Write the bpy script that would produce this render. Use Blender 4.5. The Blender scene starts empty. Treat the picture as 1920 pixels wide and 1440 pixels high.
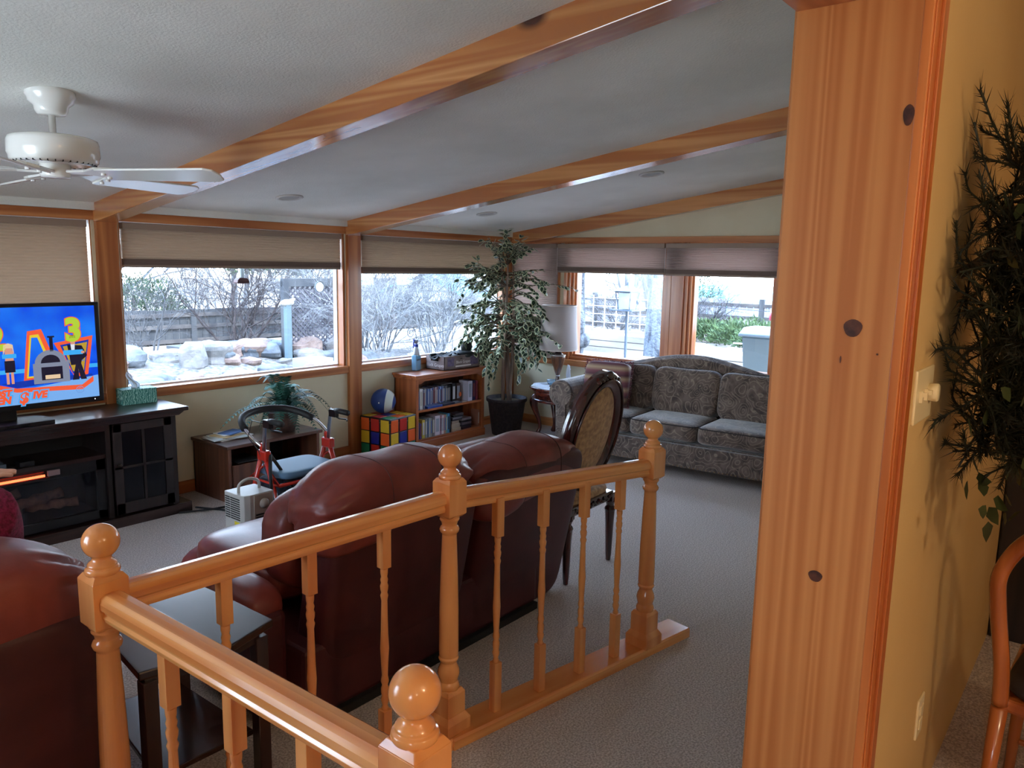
import bpy, bmesh, math, random
from mathutils import Vector, Matrix
random.seed(7)
PI = math.pi
S = bpy.context.scene
COL = S.collection

# ---------------------------------------------------------------- camera
F_PX = 1436.4
yaw, pitch, roll = 0.674735, 0.153004, 0.0188585
cy, sy, cp, sp = math.cos(yaw), math.sin(yaw), math.cos(pitch), math.sin(pitch)
fw = Vector((cy*cp, sy*cp, -sp)); rt = Vector((sy, -cy, 0)); up = rt.cross(fw)
cr, sr = math.cos(roll), math.sin(roll)
r2 = cr*rt + sr*up; u2 = -sr*rt + cr*up
cam_d = bpy.data.cameras.new('camera'); cam = bpy.data.objects.new('camera', cam_d); COL.objects.link(cam)
m = Matrix((r2, u2, -fw)).transposed().to_4x4(); m.translation = Vector((0, 0, 1.75))
cam.matrix_world = m
cam_d.sensor_width = 36; cam_d.lens = F_PX/1920*36; cam_d.clip_start = 0.03; cam_d.clip_end = 300
S.camera = cam

# ---------------------------------------------------------------- sky, sun, exposure
S.view_settings.view_transform = 'Standard'; S.view_settings.look = 'None'
S.view_settings.exposure = 2.18; S.view_settings.gamma = 1.0; S.view_settings.use_curve_mapping = False
w = bpy.data.worlds.new('sky'); S.world = w; w.use_nodes = True
nt = w.node_tree; nt.nodes.clear()
out = nt.nodes.new('ShaderNodeOutputWorld'); bg = nt.nodes.new('ShaderNodeBackground')
tcw = nt.nodes.new('ShaderNodeTexCoord'); sxw = nt.nodes.new('ShaderNodeSeparateXYZ'); nt.links.new(tcw.outputs['Generated'], sxw.inputs[0])
rw = nt.nodes.new('ShaderNodeValToRGB'); rw.color_ramp.elements[0].position = .0; rw.color_ramp.elements[0].color = (.84, .93, 1, 1); rw.color_ramp.elements[1].position = .8; rw.color_ramp.elements[1].color = (.42, .62, 1, 1)
nt.links.new(sxw.outputs[2], rw.inputs[0]); nt.links.new(rw.outputs[0], bg.inputs[0])   # pale hazy horizon, blue overhead
bg.inputs[1].default_value = 3.6
nt.links.new(bg.outputs[0], out.inputs[0])
sd = bpy.data.lights.new('sun', 'SUN'); sd.energy = 1.6; sd.angle = math.radians(1.0); sd.color = (1, .95, .87)
so = bpy.data.objects.new('sun', sd); COL.objects.link(so)
so.rotation_euler = Vector((-0.01, -1.0, 1.25)).to_track_quat('Z', 'Y').to_euler()
def portal(name, loc, rot, sx, sy_):
    d = bpy.data.lights.new(name, 'AREA'); d.shape = 'RECTANGLE'; d.size = sx; d.size_y = sy_
    d.cycles.is_portal = True
    o = bpy.data.objects.new(name, d); COL.objects.link(o); o.location = loc; o.rotation_euler = rot
S.cycles.max_bounces = 9; S.cycles.diffuse_bounces = 5; S.cycles.glossy_bounces = 4; S.cycles.transparent_max_bounces = 16
S.cycles.use_denoising = True; S.cycles.sample_clamp_indirect = 6; S.cycles.caustics_reflective = False; S.cycles.caustics_refractive = False

def warm_lamp(name, loc, power, color, r):
    d = bpy.data.lights.new(name, 'POINT'); d.energy = power; d.color = color; d.shadow_soft_size = r
    o = bpy.data.objects.new(name, d); COL.objects.link(o); o.location = loc
warm_lamp('dining_lamp', (0.75, -1.35, 2.15), 9.2, (1, .74, .46), .09)
warm_lamp('warm_fill', (-1.4, -2.2, 2.2), 6, (1, .72, .46), .12)  # unseen second lamp, added as warm fill from behind the camera

# ---------------------------------------------------------------- helpers
class MB:
    def __init__(s): s.v = []; s.f = []; s.mi = []
    def add(s, vs, fs, mat=0):
        b = len(s.v); s.v += [tuple(v) for v in vs]; s.f += [tuple(b+i for i in f) for f in fs]; s.mi += [mat]*len(fs); return s
    def box(s, x0, x1, y0, y1, z0, z1, mat=0, M=None):
        vs = [Vector(p) for p in ((x0,y0,z0),(x1,y0,z0),(x1,y1,z0),(x0,y1,z0),(x0,y0,z1),(x1,y0,z1),(x1,y1,z1),(x0,y1,z1))]
        if M is not None: vs = [M @ v for v in vs]
        return s.add(vs, [(0,3,2,1),(4,5,6,7),(0,1,5,4),(1,2,6,5),(2,3,7,6),(3,0,4,7)], mat)
    def cbox(s, c, d, rz=0, mat=0, rx=0, ry=0):
        M = Matrix.Translation(c) @ Matrix.Rotation(rz,4,'Z') @ Matrix.Rotation(ry,4,'Y') @ Matrix.Rotation(rx,4,'X')
        return s.box(-d[0]/2,d[0]/2,-d[1]/2,d[1]/2,-d[2]/2,d[2]/2, mat, M)
    def tube(s, pts, r, n=8, mat=0, cap=True, closed=False):
        pts = [Vector(p) for p in pts]; N = len(pts)
        rs = r if isinstance(r, (list, tuple)) else [r]*N
        prev = None; rings = []
        for i, p in enumerate(pts):
            if closed: t = pts[(i+1) % N]-pts[i-1]
            else: t = pts[min(i+1, N-1)]-pts[max(i-1, 0)]
            if t.length < 1e-9: t = Vector((0,0,1))
            t.normalize()
            if prev is None:
                a = Vector((0,0,1)) if abs(t.z) < .9 else Vector((1,0,0)); u = t.cross(a).normalized()
            else: u = (prev - t*prev.dot(t)); u = u.normalized() if u.length > 1e-6 else t.orthogonal().normalized()
            prev = u; v = t.cross(u)
            rings.append([p + rs[i]*(math.cos(2*PI*k/n)*u + math.sin(2*PI*k/n)*v) for k in range(n)])
        vs = [q for rg in rings for q in rg]; fs = []
        L = N if closed else N-1
        for i in range(L):
            j = (i+1) % N
            for k in range(n):
                fs.append((i*n+k, i*n+(k+1) % n, j*n+(k+1) % n, j*n+k))
        if cap and not closed: fs.append(tuple(range(n))[::-1]); fs.append(tuple((N-1)*n+k for k in range(n)))
        return s.add(vs, fs, mat)
    def lathe(s, prof, c=(0,0,0), n=24, mat=0, sx=1, sy=1, M=None):
        c = Vector(c); vs = []; fs = []
        for (r, z) in prof:
            for k in range(n):
                a = 2*PI*k/n; p = Vector((r*sx*math.cos(a), r*sy*math.sin(a), z))
                if M is not None: p = M @ p
                vs.append(c+p)
        for i in range(len(prof)-1):
            for k in range(n): fs.append((i*n+k, i*n+(k+1) % n, (i+1)*n+(k+1) % n, (i+1)*n+k))
        if tuple(prof[0]) != tuple(prof[-1]): fs.append(tuple(range(n))[::-1]); fs.append(tuple((len(prof)-1)*n+k for k in range(n)))
        return s.add(vs, fs, mat)
    def ball(s, c, r, n=16, m=10, mat=0, M=None):
        rr = r if isinstance(r, (tuple, list)) else (r, r, r)
        prof = [(max(1e-4, math.sin(PI*i/m)), -math.cos(PI*i/m)) for i in range(m+1)]
        T = Matrix.Diagonal((rr[0], rr[1], rr[2], 1))
        if M is not None: T = M @ T
        return s.lathe(prof, c, n, mat, M=T)
    def super(s, c, d, e1=.5, e2=.5, nu=28, nv=16, mat=0, M=None, fn=None):
        """rounded cushion: superellipsoid with half sizes d/2"""
        def pw(x, e): return math.copysign(abs(x)**e, x)
        vs = []; fs = []
        for i in range(nv+1):
            ph = -PI/2 + PI*i/nv
            for k in range(nu):
                th = 2*PI*k/nu
                p = Vector((pw(math.cos(ph), e1)*pw(math.cos(th), e2)*d[0]/2, pw(math.cos(ph), e1)*pw(math.sin(th), e2)*d[1]/2, pw(math.sin(ph), e1)*d[2]/2))
                if fn: p = fn(p)
                if M is not None: p = M @ p
                vs.append(Vector(c)+p)
        for i in range(nv):
            for k in range(nu): fs.append((i*nu+k, i*nu+(k+1) % nu, (i+1)*nu+(k+1) % nu, (i+1)*nu+k))
        return s.add(vs, fs, mat)
    def prism(s, poly, h0, h1, axis='z', mat=0, M=None):
        """poly in 2D extruded along axis; x: (a,b)->(h,a,b); y: (a,h,b); z: (a,b,h)"""
        def P(a, b, h): return {'z': (a, b, h), 'y': (a, h, b), 'x': (h, a, b)}[axis]
        n = len(poly); vs = [Vector(P(a, b, h0)) for a, b in poly] + [Vector(P(a, b, h1)) for a, b in poly]
        if M is not None: vs = [M @ v for v in vs]
        fs = [tuple(range(n)), tuple(range(2*n-1, n-1, -1))] + [(k, k+n, (k+1) % n+n, (k+1) % n) for k in range(n)]
        return s.add(vs, fs, mat)
    def grid(s, fn, nu, nv, mat=0, wrap=False):
        vs = [fn(i/nu, j/nv) for j in range(nv+1) for i in range(nu+1)]
        fs = [(j*(nu+1)+i, j*(nu+1)+i+1, (j+1)*(nu+1)+i+1, (j+1)*(nu+1)+i) for j in range(nv) for i in range(nu)]
        return s.add(vs, fs, mat)
    def build(s, name, mats, parent=None, smooth=False, bevel=0, sub=0, loc=None, rot=None, seg=2, solid=0, fixn=True):
        me = bpy.data.meshes.new(name); me.from_pydata(s.v, [], s.f)
        if not isinstance(mats, (list, tuple)): mats = [mats]
        for mm in mats: me.materials.append(mm)
        if len(mats) > 1: me.polygons.foreach_set('material_index', s.mi)
        if fixn:
            bm = bmesh.new(); bm.from_mesh(me); bmesh.ops.recalc_face_normals(bm, faces=bm.faces); bm.to_mesh(me); bm.free()
        if smooth: me.polygons.foreach_set('use_smooth', [True]*len(me.polygons))
        me.update()
        o = bpy.data.objects.new(name, me); COL.objects.link(o)
        if parent is not None: o.parent = parent
        if loc is not None: o.location = loc
        if rot is not None: o.rotation_euler = rot
        if solid: md = o.modifiers.new('solid', 'SOLIDIFY'); md.thickness = solid; md.offset = 0
        if bevel: md = o.modifiers.new('bevel', 'BEVEL'); md.width = bevel; md.segments = seg; md.limit_method = 'ANGLE'; md.angle_limit = math.radians(40)
        if bevel and not smooth:
            me.polygons.foreach_set('use_smooth', [False]*len(me.polygons))
        if sub: md = o.modifiers.new('sub', 'SUBSURF'); md.levels = sub; md.render_levels = sub
        return o

def thing(name, label, cat, loc=(0,0,0), rz=0, group=None):
    o = bpy.data.objects.new(name, None); COL.objects.link(o); o.empty_display_size = .1
    o.location = loc; o.rotation_euler = (0, 0, rz); o['label'] = label; o['category'] = cat
    if group: o['group'] = group
    return o
def tag(o, label, cat, group=None, kind=None):
    o['label'] = label; o['category'] = cat
    if group: o['group'] = group
    if kind: o['kind'] = kind
    return o
def struct(o, label=None):
    o['kind'] = 'structure'
    if label: o['label'] = label
    return o
def copy_tree(o, parent=None):
    c = o.copy(); COL.objects.link(c); c.parent = parent
    for ch in list(o.children): copy_tree(ch, c)
    return c
def text(body, size, mat, parent, loc, rot, name='lettering', ext=.0004, align='CENTER'):
    cu = bpy.data.curves.new(name, 'FONT'); cu.body = body; cu.size = size; cu.extrude = ext; cu.align_x = align; cu.align_y = 'CENTER'
    cu.materials.append(mat); o = bpy.data.objects.new(name, cu); COL.objects.link(o)
    o.parent = parent; o.location = loc; o.rotation_euler = rot
    return o

# ---------------------------------------------------------------- materials
def srgb(r, g, b):
    f = lambda c: (c/255/12.92) if c/255 <= .04045 else ((c/255+.055)/1.055)**2.4
    return (f(r), f(g), f(b), 1)
def mat(name, col, rough=.5, metal=0, spec=.5, coat=0, emit=None, es=1, alpha=None, sheen=0, trans=0):
    m = bpy.data.materials.new(name); m.use_nodes = True; b = m.node_tree.nodes['Principled BSDF']
    b.inputs['Base Color'].default_value = col; b.inputs['Roughness'].default_value = rough; b.inputs['Metallic'].default_value = metal
    b.inputs['Specular IOR Level'].default_value = spec; b.inputs['Coat Weight'].default_value = coat; b.inputs['Coat Roughness'].default_value = .12
    b.inputs['Sheen Weight'].default_value = sheen; b.inputs['Transmission Weight'].default_value = trans
    if emit: b.inputs['Emission Color'].default_value = emit; b.inputs['Emission Strength'].default_value = es
    return m
def N(m, t): return m.node_tree.nodes.new(t)
def L(m, a, b): m.node_tree.links.new(a, b)
def noise_col(m, c1, c2, scale=5, detail=4, stretch=(1,1,1), lo=.35, hi=.65, bump=0, bscale=None, dist=.0, bdist=.01):
    b = m.node_tree.nodes['Principled BSDF']
    tc = N(m, 'ShaderNodeTexCoord'); mp = N(m, 'ShaderNodeMapping'); mp.inputs['Scale'].default_value = stretch
    L(m, tc.outputs['Object'], mp.inputs[0])
    nz = N(m, 'ShaderNodeTexNoise'); nz.inputs['Scale'].default_value = scale; nz.inputs['Detail'].default_value = detail; nz.inputs['Distortion'].default_value = dist
    L(m, mp.outputs[0], nz.inputs['Vector'])
    cr_ = N(m, 'ShaderNodeValToRGB'); cr_.color_ramp.elements[0].position = lo; cr_.color_ramp.elements[1].position = hi
    cr_.color_ramp.elements[0].color = c1; cr_.color_ramp.elements[1].color = c2
    L(m, nz.outputs[0], cr_.inputs[0]); L(m, cr_.outputs[0], b.inputs['Base Color'])
    if bump:
        n2 = nz
        if bscale:
            n2 = N(m, 'ShaderNodeTexNoise'); n2.inputs['Scale'].default_value = bscale; n2.inputs['Detail'].default_value = 3; L(m, tc.outputs['Object'], n2.inputs['Vector'])
        bp = N(m, 'ShaderNodeBump'); bp.inputs['Strength'].default_value = bump; bp.inputs['Distance'].default_value = bdist
        L(m, n2.outputs[0], bp.inputs['Height']); L(m, bp.outputs[0], b.inputs['Normal'])
    return m
def wood(name, c1, c2, axis='x', rough=.32, coat=.35, scale=1.0, knots=0, dark=None, rings=5, ns=7.0, st_=.045):
    """grain runs along axis; optional knots"""
    m = mat(name, c1, rough, coat=coat); b = m.node_tree.nodes['Principled BSDF']
    tc = N(m, 'ShaderNodeTexCoord'); mp = N(m, 'ShaderNodeMapping')
    st = {'x': (st_, 1, 1), 'y': (1, st_, 1), 'z': (1, 1, st_)}[axis]
    mp.inputs['Scale'].default_value = tuple(v_*scale for v_ in st); L(m, tc.outputs['Object'], mp.inputs[0])
    nz = N(m, 'ShaderNodeTexNoise'); nz.inputs['Scale'].default_value = ns; nz.inputs['Detail'].default_value = 1.5; nz.inputs['Distortion'].default_value = .25
    L(m, mp.outputs[0], nz.inputs['Vector'])
    mu = N(m, 'ShaderNodeMath'); mu.operation = 'MULTIPLY'; mu.inputs[1].default_value = rings*2
    L(m, nz.outputs[0], mu.inputs[0])
    fr = N(m, 'ShaderNodeMath'); fr.operation = 'PINGPONG'; fr.inputs[1].default_value = 1; L(m, mu.outputs[0], fr.inputs[0])
    fine = N(m, 'ShaderNodeTexNoise'); fine.inputs['Scale'].default_value = 60; fine.inputs['Detail'].default_value = 2; L(m, mp.outputs[0], fine.inputs['Vector'])
    ad = N(m, 'ShaderNodeMath'); ad.operation = 'MULTIPLY_ADD'; ad.inputs[1].default_value = .35; L(m, fine.outputs[0], ad.inputs[0]); L(m, fr.outputs[0], ad.inputs[2])
    cr_ = N(m, 'ShaderNodeValToRGB'); cr_.color_ramp.elements[0].position = .25; cr_.color_ramp.elements[1].position = 1.15
    cr_.color_ramp.elements[0].color = c1; cr_.color_ramp.elements[1].color = c2
    L(m, ad.outputs[0], cr_.inputs[0]); last = cr_.outputs[0]
    if knots:
        vo = N(m, 'ShaderNodeTexVoronoi'); vo.inputs['Scale'].default_value = knots
        mp2 = N(m, 'ShaderNodeMapping'); s2 = {'x': (.55, 1, 1), 'y': (1, .55, 1), 'z': (1, 1, .55)}[axis]; mp2.inputs['Scale'].default_value = s2
        L(m, tc.outputs['Object'], mp2.inputs[0]); L(m, mp2.outputs[0], vo.inputs['Vector'])
        k = N(m, 'ShaderNodeValToRGB'); k.color_ramp.elements[0].position = .045; k.color_ramp.elements[1].position = .085
        k.color_ramp.elements[0].color = (1,1,1,1); k.color_ramp.elements[1].color = (0,0,0,1)
        L(m, vo.outputs['Distance'], k.inputs[0])
        mx = N(m, 'ShaderNodeMixRGB'); L(m, k.outputs[0], mx.inputs[0]); L(m, last, mx.inputs[1]); mx.inputs[2].default_value = dark or (.05,.02,.01,1)
        last = mx.outputs[0]
    L(m, last, b.inputs['Base Color'])
    return m
def stripes(name, cols, axis, scale, rough=.8):
    m = mat(name, cols[0], rough, sheen=.3); b = m.node_tree.nodes['Principled BSDF']
    tc = N(m, 'ShaderNodeTexCoord'); sx = N(m, 'ShaderNodeSeparateXYZ'); L(m, tc.outputs['Object'], sx.inputs[0])
    mu = N(m, 'ShaderNodeMath'); mu.operation = 'MULTIPLY'; mu.inputs[1].default_value = scale; L(m, sx.outputs[axis], mu.inputs[0])
    fr = N(m, 'ShaderNodeMath'); fr.operation = 'FRACT'; L(m, mu.outputs[0], fr.inputs[0])
    cr_ = N(m, 'ShaderNodeValToRGB'); e = cr_.color_ramp; n = len(cols)
    e.elements[0].color = cols[0]; e.elements[0].position = 0; e.elements[1].color = cols[-1]; e.elements[1].position = .999
    for i in range(1, n-1):
        q = e.elements.new(i/(n-1)); q.color = cols[i]
    L(m, fr.outputs[0], cr_.inputs[0]); L(m, cr_.outputs[0], b.inputs['Base Color'])
    return m
def glass(name, tint=(.93, .97, 1, 1), gl=.12):
    m = bpy.data.materials.new(name); m.use_nodes = True; nt_ = m.node_tree; nt_.nodes.clear()
    o = nt_.nodes.new('ShaderNodeOutputMaterial'); t = nt_.nodes.new('ShaderNodeBsdfTransparent'); g = nt_.nodes.new('ShaderNodeBsdfGlossy')
    lw = nt_.nodes.new('ShaderNodeLayerWeight'); lw.inputs[0].default_value = .5; pw_ = nt_.nodes.new('ShaderNodeMath'); pw_.operation = 'POWER'; pw_.inputs[1].default_value = 4.0; nt_.links.new(lw.outputs['Facing'], pw_.inputs[0]); fr = nt_.nodes.new('ShaderNodeMath'); fr.operation = 'MULTIPLY_ADD'; fr.inputs[1].default_value = .6; fr.inputs[2].default_value = .03; nt_.links.new(pw_.outputs[0], fr.inputs[0]); mx = nt_.nodes.new('ShaderNodeMixShader')
    t.inputs[0].default_value = tint; g.inputs['Roughness'].default_value = .02
    nt_.links.new(fr.outputs[0], mx.inputs[0]); nt_.links.new(t.outputs[0], mx.inputs[1]); nt_.links.new(g.outputs[0], mx.inputs[2]); nt_.links.new(mx.outputs[0], o.inputs[0])
    return m
def cloth_translucent(name, col, tr):
    m = bpy.data.materials.new(name); m.use_nodes = True; nt_ = m.node_tree; b = nt_.nodes['Principled BSDF']; o = nt_.nodes['Material Output']
    b.inputs['Base Color'].default_value = col; b.inputs['Roughness'].default_value = .9
    t = nt_.nodes.new('ShaderNodeBsdfTranslucent'); t.inputs[0].default_value = col; mx = nt_.nodes.new('ShaderNodeMixShader'); mx.inputs[0].default_value = tr
    nt_.links.new(b.outputs[0], mx.inputs[1]); nt_.links.new(t.outputs[0], mx.inputs[2]); nt_.links.new(mx.outputs[0], o.inputs[0])
    return m

PINE1, PINE2 = srgb(210, 146, 88), srgb(180, 110, 60)
PINE_D = srgb(70, 34, 22)
beam_y = wood('pine_beam', PINE1, PINE2, 'y', .2, .9, 1.0, knots=1.7, dark=PINE_D, rings=3, ns=13, st_=.03)
trim_x = wood('pine_trim_x', srgb(200, 130, 78), srgb(166, 94, 50), 'x', .35, .3)
trim_y = wood('pine_trim_y', srgb(204, 138, 86), srgb(174, 104, 58), 'y', .35, .3)
trim_z = wood('pine_trim_z', srgb(200, 128, 74), srgb(164, 92, 48), 'z', .35, .3, knots=1.6, dark=PINE_D)
jamb_m = wood('pine_board', srgb(194, 130, 74), srgb(174, 106, 54), 'z', .42, .15, 1.0, rings=5, ns=20, st_=.012)
casing_m = wood('stained_casing', srgb(204, 122, 62), srgb(176, 96, 44), 'z', .35, .3)
knot_m = noise_col(mat('knot', PINE_D, .45), srgb(52, 26, 22), srgb(92, 50, 34), 40, 3)
rail_x = wood('honey_rail_x', srgb(238, 166, 98), srgb(218, 134, 72), 'x', .2, .6, .8)
rail_z = wood('honey_rail_z', srgb(234, 160, 94), srgb(212, 128, 70), 'z', .24, .5, .8)
wall_m = noise_col(mat('beige_wall_paint', (1,1,1,1), .75, spec=.2), srgb(214, 202, 172), srgb(222, 211, 182), 2, 3, bump=.25, bscale=160, bdist=.002)
ceil_m = noise_col(mat('textured_ceiling_paint', (1,1,1,1), .8, spec=.15), srgb(214, 213, 207), srgb(232, 231, 226), 1.2, 4, bump=.45, bscale=95, bdist=.005)
din_wall = noise_col(mat('dining_wall_paint', (1,1,1,1), .7, spec=.25), srgb(206, 170, 114), srgb(212, 178, 122), 2, 3, bump=.2, bscale=140, bdist=.002)
carpet_m = noise_col(mat('beige_carpet', (1,1,1,1), .95, spec=.1, sheen=.3), srgb(172, 152, 140), srgb(226, 210, 200), 130, 3, lo=.38, hi=.62, bump=.9, bscale=210, bdist=.012)
white_pl = mat('white_plastic', srgb(232, 230, 226), .3)
white_enamel = mat('white_enamel', srgb(226, 224, 220), .18, coat=.5)
vinyl = mat('white_vinyl', srgb(225, 228, 232), .4)
glass_m = glass('window_glass')
blk = mat('black_plastic', srgb(16, 16, 18), .35)
blk_m = mat('black_matte', srgb(20, 20, 22), .7)
chrome = mat('chrome', (.8, .82, .85, 1), .12, metal=1)
# ================================================================ ROOM SHELL
YA, XB, SL = 5.45, 6.80, .142
def ceil(y): return 2.105 + SL*(YA - y)

struct(MB().box(-1.0, 6.95, .54, 5.6, -.1, 0).build('floor', carpet_m), 'beige carpet of the sunken sunroom')
struct(MB().box(-3.2, 7.0, -3.6, .54, .05, .22).box(-1.0, 6.8, .54, .56, 0, .22).build('floor_dining', carpet_m))
def sx_poly(y0, y1, t): return [(y0, ceil(y0)), (y1, ceil(y1)), (y1, ceil(y1)+t), (y0, ceil(y0)+t)]
struct(MB().prism(sx_poly(.33, 6.15, .2), -1.2, 7.45, 'x').build('ceiling', ceil_m), 'sloped textured ceiling')
struct(MB().box(-3.2, 7.1, -3.6, .40, 2.62, 2.8).build('ceiling_dining', ceil_m))

# wall_back: long north wall with the picture windows
W = MB(); W.box(-1.15, 6.95, YA, 5.6, -.1, .78)
for a, b in ((-1.15, -.55), (2.29, 2.47), (4.42, 4.59), (6.64, 6.95)): W.box(a, b, YA, 5.6, .78, 2.02)
W.box(-1.15, 6.95, YA, 5.6, 2.02, 2.12)
struct(W.build('wall_back', wall_m), 'beige wall under the long row of windows')
W = MB(); W.box(XB, 6.95, .3, 5.6, -.1, .70)
for a, b in ((5.38, 5.6), (4.74, 4.84), (3.36, 3.50), (.3, 2.40)): W.box(XB, 6.95, a, b, .70, 2.02)
W.prism([(.3, 2.02), (5.6, 2.02), (5.6, ceil(5.6)+.05), (.3, ceil(.3)+.05)], XB, 6.95, 'x')
struct(W.build('wall_right', wall_m), 'beige end wall behind the paisley sofa')
W = MB(); W.box(-1.15, -1.0, .3, 5.6, 0, .60); W.box(-1.15, -1.0, .3, 5.6, 2.08, 2.9)
for a, b in ((.3, 2.3), (3.6, 5.6)): W.box(-1.15, -1.0, a, b, .6, 2.08)
struct(W.build('wall_left', wall_m))
g = bpy.data.objects.new('window_7', None); COL.objects.link(g); g['kind'] = 'structure'  # unseen window added in the left wall to bring in more daylight
f = MB()
for a, b in ((2.3, 2.95), (2.95, 3.6)):
    f.box(-1.12, -1.05, a, a+.04, .6, 2.08); f.box(-1.12, -1.05, b-.04, b, .6, 2.08); f.box(-1.12, -1.05, a, b, .6, .64); f.box(-1.12, -1.05, a, b, 2.04, 2.08)
f.build('window_frame', vinyl, g); MB().box(-1.08, -1.078, 2.3, 3.6, .62, 2.06).build('pane', glass_m, g)
W = MB(); W.box(1.52, 6.8, .345, .54, 0, 2.62, mat=0); W.box(-.5, 1.52, .345, .54, 2.24, 2.62); W.box(-3.2, -.5, .345, .54, 0, 2.62); W.box(-1.0, 6.95, .5, .54, 2.6, 2.9)
struct(W.build('wall_front', wall_m))
W = MB(); W.box(1.52, 7.0, .325, .345, .22, 2.62); W.box(-.5, 1.52, .325, .345, 2.24, 2.62); W.box(-3.2, -.5, .325, .345, .22, 2.62)
struct(W.build('wall_dining', din_wall), 'warm lit dining room wall with light switch')
W = MB(); W.box(-3.3, -3.2, -3.6, .54, 0, 1.1); W.box(-3.3, -3.2, -3.6, .54, 2.0, 2.8); W.box(-3.3, -3.2, -3.6, -1.65, 1.1, 2.0); W.box(-3.3, -3.2, -.9, .54, 1.1, 2.0); W.box(7.0, 7.1, -3.6, .4, 0, 2.8); W.box(-3.2, 7.1, -3.7, -3.6, 0, 2.8)  # opening in the far left wall is added, out of view, for daylight fill
struct(W.build('wall_kitchen', din_wall))

# opening: wide pine jamb board, casings, header board
W = MB(); W.box(1.50, 1.52, .325, .541, .22, 2.24); W.box(1.504, 1.525, .541, .546, .0, 2.24)
jb = struct(W.build('trim_1', jamb_m, bevel=.002), 'wide knotty pine jamb board of the opening')
K = MB()
def knot(mb, y, z, ry, rz_):
    mb.add([(1.4988, y+ry*math.cos(a)*(1+.08*math.sin(3*a)), z+rz_*math.sin(a)) for a in [2*PI*k/18 for k in range(18)]], [tuple(range(18))])
knot(K, .395, 1.648, .0165, .0165); knot(K, .425, 1.157, .0135, .0115); knot(K, .334, 2.02, .009, .018); knot(K, .349, 1.603, .002, .002); knot(K, .412, 1.588, .0016, .007)
K.build('knot', knot_m, parent=jb)
struct(MB().box(-.48, 1.50, .325, .541, 2.225, 2.245).build('trim_2', trim_x))
struct(MB().box(-.5, -.48, .325, .541, .22, 2.24).build('trim_3', jamb_m))
cs = MB(); cs.box(1.499, 1.585, .309, .326, .22, 2.30); cs.box(1.507, 1.511, .306, .31, .22, 2.3); cs.box(1.55, 1.585, .303, .31, .22, 2.3)
struct(cs.build('trim_4', casing_m, bevel=.002), 'dark stained casing beside the jamb board')

# posts, header trim, beams
def beam(n, x0, x1, depth=.122):
    y0, y1 = .545, 5.43
    p = [(y0, ceil(y0)+.01), (y1, ceil(y1)+.01), (y1, ceil(y1)-depth), (y0, ceil(y0)-depth)]
    return struct(MB().prism(p, x0, x1, 'x').build('trim_%d' % n, beam_y, bevel=.004), 'exposed pine ceiling beam')
beam(5, 2.30, 2.44); beam(6, 4.41, 4.55); beam(7, 6.715, 6.81, .128)
for n, x0, x1 in ((8, 2.312, 2.45), (9, 4.425, 4.565), (10, 6.655, 6.80)):
    struct(MB().box(x0, x1, 5.415, 5.56, 0, ceil(5.42)-.02).build('trim_%d' % n, trim_z, bevel=.004), 'pine post between the windows')
for n, x0, x1 in ((11, -1.0, 2.312), (12, 2.45, 4.425), (13, 4.565, 6.655)):
    struct(MB().box(x0, x1, 5.425, 5.47, 2.0, 2.062).build('trim_%d' % n, trim_x, bevel=.003))
    struct(MB().box(x0, x1, 5.425, 5.545, .765, .832).build('trim_%d' % (n+10), trim_x, bevel=.004))
struct(MB().box(-1.0, 6.8, 5.40, 5.46, 2.062, 2.14).build('trim_18', ceil_m))
struct(MB().box(6.775, 6.82, .54, 5.415, 2.0, 2.056).build('trim_14', trim_y, bevel=.003))
struct(MB().box(6.765, 6.82, .54, 5.415, .700, .752).box(6.745, 6.83, .54, 5.415, .752, .766).build('trim_15', trim_y, bevel=.003))
for n, x0, x1 in ((1, -1.0, 2.312), (2, 2.45, 4.425), (3, 4.565, 6.78)):
    struct(MB().box(x0, x1, 5.432, 5.452, 0, .092).build('baseboard_back' if n == 1 else 'baseboard_back_%d' % n, trim_x, bevel=.003))
struct(MB().box(6.782, 6.802, .54, 5.43, 0, .092).build('baseboard_right', trim_y, bevel=.003))

def window_back(n, x0, x1):
    g = bpy.data.objects.new('window_%d' % n, None); COL.objects.link(g); g['kind'] = 'structure'
    f = MB(); t = .028
    f.box(x0, x0+t, 5.53, 5.58, .80, 2.02); f.box(x1-t, x1, 5.53, 5.58, .80, 2.02); f.box(x0, x1, 5.53, 5.58, .80, .845); f.box(x0, x1, 5.53, 5.58, 2.0, 2.02)
    f.build('window_frame', vinyl, g, bevel=.003)
    l = MB(); l.box(x0, x0+.018, 5.455, 5.53, .83, 2.0); l.box(x1-.018, x1, 5.455, 5.53, .83, 2.0); l.build('jamb_liner', trim_z, g)
    MB().box(x0+t, x1-t, 5.553, 5.557, .84, 2.0).build('pane', glass_m, g)
window_back(1, -.55, 2.30); window_back(2, 2.46, 4.41); window_back(3, 4.585, 6.64)
fr_z = wood('window_frame_pine_z', srgb(206, 134, 84), srgb(172, 98, 54), 'z', .3, .4)
fr_y = wood('window_frame_pine_y', srgb(206, 134, 84), srgb(172, 98, 54), 'y', .3, .4)
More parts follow.
